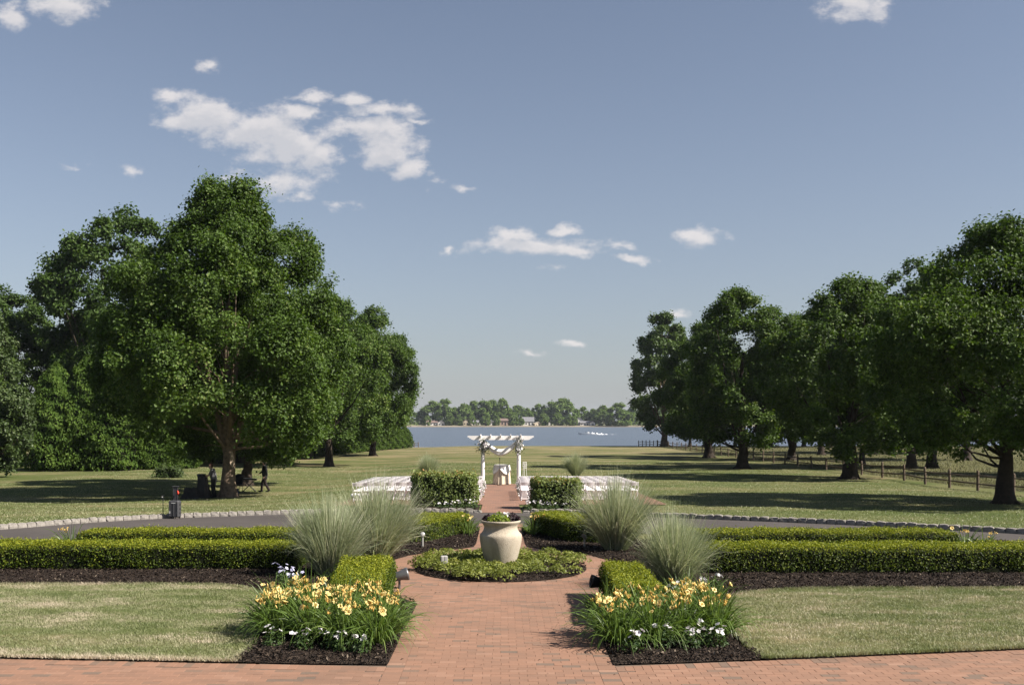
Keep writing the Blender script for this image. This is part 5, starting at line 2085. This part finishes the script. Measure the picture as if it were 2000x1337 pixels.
    MB().lathe([(0, 0), (.15, 0), (.15, .015), (.03, .03), (0, .03)], 20).build('base', M['black_plastic'], ms)
    mm = MB()
    mm.tube([(0, 0, 1.36), (0, 0, 1.50)], [.014, .020], 10)
    mm.ball((0, 0, 1.53), .032, 10, 8)
    mm.build('microphone', M['black_plastic'], ms)
    # wire plant stand behind the right column
    ws = thing('wire_stand', 'tall white wire stand beside the right arbor column', 'stand', G(1.33, AY - 1.2, .03))
    for k in range(3):
        a = 2 * PI * k / 3 + .4
        MB().tube([(math.cos(a) * .17, math.sin(a) * .17, 0), (math.cos(a) * .09, math.sin(a) * .09, 1.0), (math.cos(a) * .10, math.sin(a) * .10, 1.32)], .010, 6).build('leg', M['white_paint'], ws)
    for z, q in ((1.0, .10), (1.32, .11), (.35, .14)):
        MB().tube([(math.cos(a) * q, math.sin(a) * q, z) for a in np.linspace(0, 2 * PI, 19)], .008, 6, False).build('ring', M['white_paint'], ws)
    sc = MB()
    for k in range(3):
        a = 2 * PI * k / 3 + 1.4
        sc.tube([(math.cos(a) * .09 + math.cos(b_) * .05, math.sin(a) * .09, 1.16 + math.sin(b_) * .10) for b_ in np.linspace(0, 2 * PI, 13)], .007, 5, False)
    sc.build('scrollwork', M['white_paint'], ws)


build_arbor()


# ------------------------------------------------------------------ split rail fence
def build_fence():
    pts = [(24.6, 40.0), (24.4, 43.6), (24.2, 47.0), (24.1, 50.3), (24.25, 53.8), (24.6, 57.7), (25.0, 61.7)]
    y = 65.5
    while y < 168:
        pts.append((25.1 + (y - 65) * .012, y))
        y += 3.9
    t = thing('rail_fence', 'weathered split rail fence between lawn and meadow', 'fence', (0, 0, 0))
    fence_run(t, pts)
    t2 = thing('rail_fence', 'dark rail fence crossing the lawn edge at the river', 'fence', (0, 0, 0))
    fence_run(t2, [(23.6 + i * .62, 170.2 - i * .05) for i in range(9)], .95)
    t3 = thing('rail_fence', 'short broken rail fence at the river end of the hedge row', 'fence', (0, 0, 0))
    fence_run(t3, [(-16.4, 168.5), (-15.5, 168.7), (-14.7, 169), (-14.0, 169.2)], .9)


POST = []


def fence_run(t, pts, H=1.0):
    if not POST:
        for k in range(3):
            b = MB()
            b.tube([(0, 0, -.2), (.01 * k, 0, .5), (-.01, .008 * k, .93), (0, 0, 1.0), (0, 0, 1.02)], [.075, .072, .068, .058, .02], 9)
            me = b.mesh('post')
            me.materials.append(M['fence_wood'])
            POST.append(me)
    for i, (x, y) in enumerate(pts):
        o = obj('post', POST[i % 3], None, t)
        o.location = G(x, y)
        o.rotation_euler = (random.uniform(-.04, .04), random.uniform(-.04, .04), random.uniform(0, 6))
        o.scale = (1, 1, H * random.uniform(.95, 1.04))
        if i + 1 < len(pts):
            x2, y2 = pts[i + 1]
            for z in (.36, .76):
                b = MB()
                p0, p1 = G(x, y, z * H + random.uniform(-.04, .04)), G(x2, y2, z * H + random.uniform(-.04, .04))
                md = p0.lerp(p1, .5) + Vector((random.uniform(-.03, .03), 0, random.uniform(-.06, .01)))
                b.tube([p0, p0.lerp(md, .5), md, md.lerp(p1, .5), p1], [.028, .045, .048, .045, .028], 6)
                b.build('rail', M['fence_wood'], t)


build_fence()


# ------------------------------------------------------------------ people and band gear
def remeshed(name, caps, voxel, mat, parent=None, smooth_it=4):
    """tapered limbs fused into one continuous skin: caps = list of (p0, r0, p1, r1)"""
    b = MB()
    for (p0, r0, p1, r1) in caps:
        p0, p1 = Vector(p0), Vector(p1)
        if (p1 - p0).length > 1e-5:
            b.tube([p0, p0.lerp(p1, .5), p1], [r0, (r0 + r1) / 2, r1], 14)
        b.ball(p0, r0, 12, 8)
        b.ball(p1, r1, 12, 8)
    me = b.mesh(name)
    o = bpy.data.objects.new(name, me)
    COL.objects.link(o)
    rm = o.modifiers.new('r', 'REMESH')
    rm.mode = 'VOXEL'
    rm.voxel_size = voxel
    sm = o.modifiers.new('s', 'SMOOTH')
    sm.iterations = smooth_it
    sm.factor = .5
    dg = bpy.context.evaluated_depsgraph_get()
    me2 = bpy.data.meshes.new_from_object(o.evaluated_get(dg))
    bpy.data.objects.remove(o)
    me2.name = name
    me2.polygons.foreach_set('use_smooth', np.ones(len(me2.polygons), dtype=bool))
    me2.materials.clear()
    return obj(name, me2, M[mat], parent)


def hand_caps(w, d, n, s=1.0):
    """palm and five fingers from wrist w, along d, palm normal n"""
    d, n = Vector(d).normalized(), Vector(n).normalized()
    sd = d.cross(n).normalized()
    w = Vector(w)
    out = []
    for k in (-1, 0, 1):
        out.append((w + sd * .012 * k, .017, w + d * .085 + sd * .024 * k, .015))
    for k, (o_, ln) in enumerate(((-.033, .058), (-.011, .072), (.011, .068), (.033, .052))):
        a = w + d * .085 + sd * o_
        m = a + d * ln * .5 + n * .012
        e = m + d * ln * .38 + n * .032
        out += [(a, .010, m, .0095), (m, .0095, e, .008)]
    a = w + d * .03 - sd * .03
    m = a + d * .035 - sd * .030 + n * .012
    e = m + d * .030 - sd * .008 + n * .018
    out += [(a, .012, m, .011), (m, .011, e, .009)]
    return out


def person(name, label, loc, rotz, J, shirt, trousers, hairc, long_sleeve, jacket=False):
    """J: joints in the figure's own space, facing -x"""
    t = thing(name, label, 'person', loc, rotz)
    V = {k: Vector(v) for k, v in J.items()}
    hc = V['head']
    f = V['face']           # facing direction
    sd = Vector((0, 0, 1)).cross(f).normalized()
    body = [(V['pelvis'], .13, V['chest'], .15), (V['chest'] + Vector((0, 0, .12)), .06, hc - Vector((0, 0, .10)), .055),
            (hc + f * .005 + Vector((0, 0, .03)), .092, hc - Vector((0, 0, .02)) + f * .01, .080), (hc + f * .035 - Vector((0, 0, .045)), .058, hc + f * .052 - Vector((0, 0, .085)), .038),
            (hc + f * .095 - Vector((0, 0, .0)), .010, hc + f * .118 - Vector((0, 0, .028)), .014),        # nose
            (hc + f * .090 - Vector((0, 0, .060)), .013, hc + f * .088 - Vector((0, 0, .068)), .012),      # lips
            (hc + f * .085 + Vector((0, 0, .022)) + sd * .03, .014, hc + f * .085 + Vector((0, 0, .022)) - sd * .03, .014)]
    for s in (-1, 1):
        e = hc + sd * s * .086 - Vector((0, 0, .005))
        body.append((e - Vector((0, 0, .022)), .012, e + Vector((0, 0, .022)), .016))
    for s in ('l', 'r'):
        body += [(V['sh_' + s], .052, V['el_' + s], .040), (V['el_' + s], .040, V['wr_' + s], .027),
                 (V['hip_' + s], .085, V['kn_' + s], .055), (V['kn_' + s], .055, V['an_' + s], .040)]
        dr = V['wr_' + s] - V['el_' + s]
        body += hand_caps(V['wr_' + s], dr, Vector((0, 0, -1)) if abs(dr.normalized().z) < .8 else Vector((-1, 0, 0)))
    remeshed('body', body, .0085, 'skin', t, 3)
    up = Vector((0, 0, 1))
    w = (V['sh_l'] - V['sh_r']).length / 2
    sh = [(V['pelvis'] + up * .02, .168, V['chest'] - up * .05, .172), (V['sh_l'] * .72 + V['sh_r'] * .28, .115, V['sh_l'] * .28 + V['sh_r'] * .72, .115),
          (V['chest'], .16, V['chest'] + up * .10, .13)]
    hl = V['hip_l'] * .8 + V['hip_r'] * .2
    hr = V['hip_r'] * .8 + V['hip_l'] * .2
    sh += [(hl + up * .02, .125, V['chest'] + (hl - hr) * .5, .125), (hr + up * .02, .125, V['chest'] - (hl - hr) * .5, .125)]
    if jacket:
        sh += [(hl - up * .10, .13, hl + up * .1, .13), (hr - up * .10, .13, hr + up * .1, .13)]
    for s in ('l', 'r'):
        e = V['el_' + s] if long_sleeve else V['sh_' + s].lerp(V['el_' + s], .78)
        sh.append((V['sh_' + s], .074, e, .060))
        if long_sleeve:
            sh.append((V['el_' + s], .060, V['el_' + s].lerp(V['wr_' + s], .93), .044))
    remeshed('shirt' if not jacket else 'jacket', sh, .014, shirt, t, 5)
    tr = [(hl + up * .03, .130, hr + up * .03, .130)]
    for s in ('l', 'r'):
        tr += [(V['hip_' + s], .118, V['kn_' + s], .078), (V['kn_' + s], .078, V['an_' + s] + up * .0, .068)]
    remeshed('trousers', tr, .014, trousers, t, 5)
    for s in ('l', 'r'):
        a = V['an_' + s]
        toe = V['toe_' + s]
        remeshed('shoe', [(a - up * .045 - (toe - a).normalized() * .05, .042, a - up * .04 + (toe - a) * .4, .044), (a - up * .045 + (toe - a) * .4, .044, toe + up * .005, .034)], .012, 'dark_cloth', t, 3)
    hr_ = [(hc + up * .055 - f * .015, .090, hc + up * .02 - f * .038, .086), (hc - f * .045 - up * .03, .070, hc - f * .03 + up * .04, .086), (hc + up * .09 + f * .03, .052, hc + up * .085 - f * .02, .07)]
    remeshed('hair', hr_, .012, hairc, t, 3)
    return t


def build_band():
    # man at the draped rack, facing left
    J = dict(pelvis=(.02, 0, .93), chest=(-.03, 0, 1.26), head=(-.14, -.01, 1.62), face=(-.97, -.22, -.08),
             sh_l=(-.04, -.19, 1.41), sh_r=(-.04, .19, 1.41), el_l=(-.17, -.25, 1.15), el_r=(-.20, .23, 1.17), wr_l=(-.40, -.20, 1.06), wr_r=(-.44, .14, 1.12),
             hip_l=(.02, -.09, .90), hip_r=(.02, .09, .90), kn_l=(-.02, -.12, .50), kn_r=(-.01, .11, .50), an_l=(.04, -.13, .09), an_r=(.05, .12, .09),
             toe_l=(-.14, -.15, .04), toe_r=(-.13, .14, .04))
    J['face'] = tuple(Vector(J['face']).normalized())
    person('person', 'man in a dark grey T-shirt leaning over black draped gear', G(-14.86, 51.5, .01), 0, J, 'grey_shirt', 'dark_cloth', 'brown_hair', False)
    # walking man, striding left, all in black
    J = dict(pelvis=(0, 0, .95), chest=(-.02, 0, 1.29), head=(-.06, 0, 1.66), face=(-.96, .25, -.1),
             sh_l=(-.01, -.20, 1.44), sh_r=(-.03, .20, 1.44), el_l=(.05, -.28, 1.15), el_r=(-.16, .26, 1.20), wr_l=(.02, -.27, .90), wr_r=(-.36, .24, 1.05),
             hip_l=(.0, -.09, .92), hip_r=(.0, .09, .92), kn_l=(.05, -.11, .50), kn_r=(-.17, .10, .52), an_l=(.26, -.12, .13), an_r=(-.22, .11, .09),
             toe_l=(.10, -.13, .035), toe_r=(-.40, .12, .05))
    J['face'] = tuple(Vector(J['face']).normalized())
    person('person', 'man in a black jacket striding across the lawn past the keyboard', G(-13.55, 57.2, .01), 0, J, 'dark_cloth', 'brown_trousers', 'dark_cloth', True, True)

    # black cloths thrown over the gear
    def drape(name, label, x, y, w, d, h, seed, lean=0.0, spread=1.5):
        r = np.random.default_rng(seed)
        n, rows = 48, 10
        ph = r.uniform(0, 6, 5)
        vs, fs = [], []
        for j in range(rows + 1):
            u = j / rows
            for k in range(n):
                a = 2 * PI * k / n
                sq = 1 / max(abs(math.cos(a)), abs(math.sin(a))) ** .75
                fold = 1 + (.16 * math.sin(a * 7 + ph[0]) + .10 * math.sin(a * 11 + ph[1]) + .07 * math.sin(a * 3 + ph[2])) * u ** 1.3
                s = (1 + (spread - 1) * u ** 1.6) * fold
                z = h * (1 - u) + (.05 * math.sin(a * 5 + ph[3]) * (1 - u))
                vs.append((w / 2 * sq * s * math.cos(a) + lean * u, d / 2 * sq * s * math.sin(a), max(.0, z)))
        for j in range(rows):
            for k in range(n):
                k2 = (k + 1) % n
                fs.append((j * n + k, (j + 1) * n + k, (j + 1) * n + k2, j * n + k2))
        vs.append((0, 0, h + .02))
        c = len(vs) - 1
        for k in range(n):
            fs.append((c, k, (k + 1) % n))
        o = MB().add(vs, fs, True).build(name, M['black_fabric'])
        o.location = G(x, y, .005)
        return tag(o, label, 'cloth', 'black cloths over the band gear')
    drape('draped_rack', 'tall equipment rack under black cloth before the man in the T-shirt', -15.38, 51.35, .42, .5, 1.10, 1, 0, 1.7)
    drape('draped_box', 'low box under a black cloth left of the draped rack', -15.85, 51.0, .62, .55, .50, 2, 0, 1.55)
    # small mixer standing on the draped rack
    t = thing('mixer', 'small dark mixer with a blue screen on the draped rack', 'mixer', G(-15.42, 51.3, 1.14))
    MB().box((0, 0, .04), (.36, .30, .08), Matrix.Rotation(R(10), 3, 'X'), .01).build('body', M['black_plastic'], t)
    MB().box((-.12, -.155, .06), (.13, .012, .09), Matrix.Rotation(R(10), 3, 'X')).build('screen', M['blue_plastic'], t)
    # keyboard on an X stand
    t = thing('keyboard_stand', 'folding X stand carrying the keyboard', 'stand', G(-14.55, 57.6, .0), R(6))
    for dy in (-.14, .14):
        MB().tube([(-.36, dy, .02), (.30, dy, .66)], .016, 8).build('tube', M['black_plastic'], t)
        MB().tube([(.36, dy, .02), (-.30, dy, .66)], .016, 8).build('tube', M['black_plastic'], t)
    for x, z in ((-.36, .02), (.36, .02), (.30, .66), (-.30, .66)):
        MB().tube([(x, -.2, z), (x, .2, z)], .017, 8).build('cross_bar', M['black_plastic'], t)
    t = thing('keyboard', 'black electronic keyboard on the X stand', 'keyboard', G(-14.55, 57.6, .685), R(6))
    MB().box((0, 0, .045), (.86, .30, .09), Matrix.Rotation(R(4), 3, 'Y'), .012).build('case', M['black_plastic'], t)
    MB().box((0, -.07, .095), (.78, .13, .012), Matrix.Rotation(R(4), 3, 'Y')).build('keys', M['pale_label'], t)
    # chair with a jacket behind the trunk
    t = thing('stage_chair', 'dark chair with a black jacket over it behind the forked trunk', 'chair', G(-14.95, 56.6, 0), R(-12))
    MB().box((0, 0, .46), (.44, .44, .05), bev=.012).build('seat', M['dark_cloth'], t)
    for sx in (-1, 1):
        for sy in (-1, 1):
            MB().tube([(sx * .2, sy * .2, 0), (sx * .19, sy * .19, .45)], .014, 7).build('leg', M['black_plastic'], t)
    MB().box((0, .2, .74), (.44, .04, .50), Matrix.Rotation(R(-8), 3, 'X'), .015).build('backrest', M['dark_cloth'], t)
    b = MB()
    b.ball((0, .2, .92), (.29, .10, .16), 14, 8)
    b.ball((0, .16, .68), (.26, .08, .26), 14, 8)
    j_ = b.build('jacket', M['dark_cloth'])
    j_.location = G(-14.95, 56.6, 0)
    j_.rotation_euler = (0, 0, R(-12))
    tag(j_, 'black jacket slung over the stage chair behind the trunk', 'jacket')
    t = thing('tool_box', 'dark blue box on the grass behind the forked trunk', 'box', G(-14.75, 55.2, .005), R(20))
    MB().box((0, 0, .13), (.42, .28, .26), bev=.02).build('body', M['blue_plastic'], t)
    MB().box((0, 0, .285), (.44, .30, .05), bev=.015).build('lid', M['case_plastic'], t)
    MB().tube([(-.1, 0, .30), (-.09, 0, .35), (.09, 0, .35), (.1, 0, .30)], .012, 7).build('handle', M['black_plastic'], t)

    # rolling case on the drive
    t = thing('rolling_case', 'dark grey rolling equipment case with raised handle at the kerb', 'case', G(-10.72, 32.75, .022), R(-4))
    b = MB()
    b.box((0, 0, .315), (.345, .26, .55), bev=.035)
    b.build('shell', M['case_plastic'], t)
    for x in (-.13, 0, .13):
        MB().box((x, -.134, .30), (.035, .012, .42), bev=.004).build('rib', M['case_plastic'], t)
    MB().box((0, -.1365, .515), (.135, .004, .018)).build('name_strip', M['pale_label'], t)
    MB().box((-.115, -.1425, .21), (.028, .004, .075)).build('sticker', M['pale_label'], t)
    for z in (.18, .32, .46):
        MB().box((.180, 0, z), (.016, .06, .06), bev=.004).build('latch', M['black_plastic'], t)
    for x in (-.13, .13):
        MB().tube([(x - .02, .07, .045), (x + .02, .07, .045)], .045, 14).build('wheel', M['black_plastic'], t)
    hd = MB()
    hd.box((-.072, .05, .81), (.022, .02, .46))
    hd.box((.072, .05, .81), (.022, .02, .46))
    hd.box((0, .055, .80), (.125, .012, .44))
    hd.box((0, .05, 1.045), (.245, .045, .028), bev=.01)
    hd.build('handle', M['case_plastic'], t)
    b = MB()
    b.add([(.095, -.02, .93), (.150, -.04, .87), (.145, -.03, .80), (.085, -.02, .76), (.075, -.01, .84), (.11, .02, .85), (.12, -.07, .84)],
          [(0, 1, 6), (1, 2, 6), (2, 3, 6), (3, 4, 6), (4, 0, 6), (1, 0, 5), (2, 1, 5), (3, 2, 5), (4, 3, 5), (0, 4, 5)], True)
    o = b.build('red_bandana', M['red_cloth'])
    o.location = G(-10.72, 32.75, .022)
    tag(o, 'red cloth knotted to the handle of the rolling case', 'cloth')
    t = thing('pole_stand', 'short thin black pole stand beside the rolling case', 'stand', G(-11.16, 32.9, .022))
    MB().tube([(0, 0, .01), (0, 0, .72)], .013, 8).build('pole', M['black_plastic'], t)
    MB().lathe([(0, 0), (.10, 0), (.10, .012), (.02, .03), (0, .03)], 18).build('base', M['black_plastic'], t)
    MB().box((-.02, 0, .735), (.09, .03, .03), bev=.006).build('clip', M['black_plastic'], t)
    MB().box((-.02, -.02, .70), (.025, .014, .03)).build('tape_mark', M['pale_label'], t)


build_band()


# ------------------------------------------------------------------ far shore houses and boat
def house(label, px, y, w, d, h, rh, wall, roof, rz=0.0, gable='x', chimney=False, wins=4):
    x = (px - 978) / 1944 * y
    w, d, h, rh = w * .85, d * .85, h * .78, rh * .8
    t = thing('riverside_house', label, 'house', (x, y, -1.9), rz, 'houses on the far shore')
    MB().box((0, 0, h / 2), (w, d, h)).build('wall', M[wall], t)
    m = MB()
    o = .5
    if gable == 'x':      # ridge along x
        vs = [(-w / 2 - o, -d / 2 - o, h - .1), (w / 2 + o, -d / 2 - o, h - .1), (w / 2 + o, d / 2 + o, h - .1), (-w / 2 - o, d / 2 + o, h - .1), (-w / 2 - o, 0, h + rh), (w / 2 + o, 0, h + rh)]
        fs = [(0, 1, 5, 4), (2, 3, 4, 5), (0, 4, 3), (1, 2, 5), (0, 3, 2, 1)]
        m.add(vs, fs)
        rf = m.build('roof', M[roof], t)
    else:
        g = MB()
        g.add([(-w / 2, -d / 2, h), (w / 2, -d / 2, h), (0, -d / 2, h + rh - .15), (-w / 2, d / 2, h), (w / 2, d / 2, h), (0, d / 2, h + rh - .15)], [(0, 1, 2), (3, 5, 4), (0, 2, 5, 3), (1, 4, 5, 2)])
        g.build('gable', M[wall], t)
        vs = []
        for s in (-1, 1):
            vs += [(s * (w / 2 + o), -d / 2 - o, h - .25), (s * (w / 2 + o), d / 2 + o, h - .25), (0, d / 2 + o, h + rh), (0, -d / 2 - o, h + rh)]
        vs += [(p[0], p[1], p[2] + .25) for p in vs]
        fs = []
        for k in (0, 4):
            fs += [(k, k + 1, k + 2, k + 3), (k + 8, k + 11, k + 10, k + 9), (k, k + 3, k + 11, k + 8), (k, k + 8, k + 9, k + 1)]
        m.add(vs, fs)
        rf = m.build('roof', M[roof], t)
    if chimney:
        MB().box((-w * .18, 0, h + rh + .4), (1.0, 1.0, 2.4)).build('chimney', M[wall], rf)
    for i in range(wins):
        wx = -w / 2 + w * (i + .5) / wins
        big = (i == wins // 2)
        wo = MB().box((wx, -d / 2 - .03, h * .42 if not big else h * .36), (w / wins * .42, .08, h * .36 if not big else h * .62)).build('window' if not big else 'door', M['window_dark'], t)
    return t


def build_far():
    house('low white house with brown roof and chimney, far left of the shore', 848, 890, 17, 9, 3.4, 2.6, 'house_white', 'roof_brown', .1, 'x', True, 5)
    house('small white gabled house beside the low white house', 862, 884, 7, 8, 3.2, 2.6, 'house_white', 'roof_grey', 0, 'y', False, 2)
    house('cream gabled house among the shore trees', 913, 892, 8, 9, 4.6, 3.2, 'house_cream', 'roof_brown', 0, 'y', False, 3)
    house('white cottage half screened by trees, left of the arbor', 930, 896, 9, 8, 3.6, 2.4, 'house_white', 'roof_grey', 0, 'x', False, 3)
    house('white house with dark windows behind the arbor beam', 960, 894, 10, 8, 4.4, 2.2, 'house_white', 'roof_grey', 0, 'x', False, 4)
    house('pink brick house above the right end of the arbor', 984, 893, 13, 9, 5.4, 2.6, 'house_pink', 'roof_brown', 0, 'x', False, 4)
    house('white house with a steep grey roof and dark porch', 1030, 890, 13, 9, 4.6, 5.0, 'house_white', 'roof_grey', .05, 'x', False, 4)
    house('low cream shed with pale roof near the beach', 1049, 880, 7, 6, 2.3, 1.8, 'house_cream', 'house_cream', .3, 'y', False, 2)
    house('small white house left of the gabled pair', 1073, 894, 7, 7, 3.6, 2.6, 'house_white', 'roof_grey', 0, 'y', False, 2)
    house('tall white gabled house above the beach', 1131, 892, 8, 8, 5.8, 3.4, 'house_white', 'roof_grey', 0, 'y', False, 2)
    house('low white house right of the tall gabled one', 1144, 886, 12, 8, 3.2, 1.8, 'house_white', 'roof_grey', 0, 'x', False, 4)
    house('small white boathouse right of the low house', 1157, 880, 5, 6, 3.0, 1.8, 'house_white', 'roof_brown', 0, 'y', False, 1)
    house('blue-grey house behind the rounded tree by the plane tree', 1233, 905, 10, 9, 6.0, 4.5, 'roof_grey', 'roof_grey', 0, 'y', False, 3)
    # motor boat heading left
    y = 405
    x = (1147 - 978) / 1944 * y
    t = thing('motor_boat', 'white motor boat speeding left across the river', 'boat', (x, y, -3.60), 0)
    t.scale = (1.3, 1.3, 1.3)
    st = []
    for u, hw, zk, zd in ((-2.9, .05, .75, 1.15), (-2.2, .62, .35, 1.08), (-1.2, .95, .02, .98), (0, 1.08, -.15, .88), (1.4, 1.08, -.22, .80), (2.6, 1.0, -.22, .78)):
        st.append([(u, -hw, zd), (u, -hw * .82, zk + (zd - zk) * .35), (u, 0, zk), (u, hw * .82, zk + (zd - zk) * .35), (u, hw, zd)])
    vs = [p for s in st for p in s]
    fs = [(i * 5 + k, (i + 1) * 5 + k, (i + 1) * 5 + k + 1, i * 5 + k + 1) for i in range(5) for k in range(4)]
    fs += [(i * 5, i * 5 + 4, (i + 1) * 5 + 4, (i + 1) * 5) for i in range(2)] + [(25, 26, 27, 28, 29)]
    MB().add(vs, fs).build('hull', M['boat_white'], t)
    MB().box((.9, 0, .25), (3.2, 1.7, .06)).build('floor', M['light_grey'], t)
    MB().box((-.55, 0, 1.15), (.05, 1.5, .5), Matrix.Rotation(R(32), 3, 'Y')).build('windshield', M['window_dark'], t)
    MB().box((.3, 0, .75), (.6, .6, .9), bev=.06).build('console', M['boat_white'], t)
    MB().box((2.75, 0, .65), (.4, .45, 1.0), bev=.08).build('outboard_motor', M['black_plastic'], t)
    MB().box((2.0, 0, .6), (.5, 1.6, .5), bev=.08).build('seat', M['boat_white'], t)
    # wake
    r = np.random.default_rng(2)
    n = 2600
    u = r.random(n) ** 1.9
    X = x + 2 + u * 30
    Yw = y + r.normal(0, 1, n) * (.5 + u * 2.2)
    Z = -3.62 + np.abs(r.normal(0, .42, n)) * (1 - u) ** 2 + .03
    v, f = leaf_quads(np.column_stack([X, Yw, Z]), unit(r.normal(size=(n, 3)) * .35 + np.array([0, -.3, 1])), r.uniform(.3, 1.0, n) * (1 - .5 * u), 1.3, r)
    o = obj('boat_wake', mesh_np('boat_wake', v, f), M['foam'])
    tag(o, 'white foam trail behind the motor boat', 'wake', kind='stuff')


build_far()





# ------------------------------------------------------------------ summer haze over the river
def build_haze():
    m = bpy.data.materials.new('haze')
    m.use_nodes = True
    t = NT(m.node_tree)
    t.n.clear()
    out = t.node('ShaderNodeOutputMaterial')
    v = t.node('ShaderNodeVolumePrincipled')
    v.inputs['Color'].default_value = (.80, .88, 1.0, 1)
    v.inputs['Density'].default_value = .00008
    v.inputs['Anisotropy'].default_value = .2
    t.l.new(v.outputs[0], out.inputs['Volume'])
    b = MB().box((0, 750, 12.5), (6200, 4700, 39))
    o = b.build('haze', m)
    tag(o, 'thin pale summer haze over lawn and river', 'haze', kind='stuff')


build_haze()
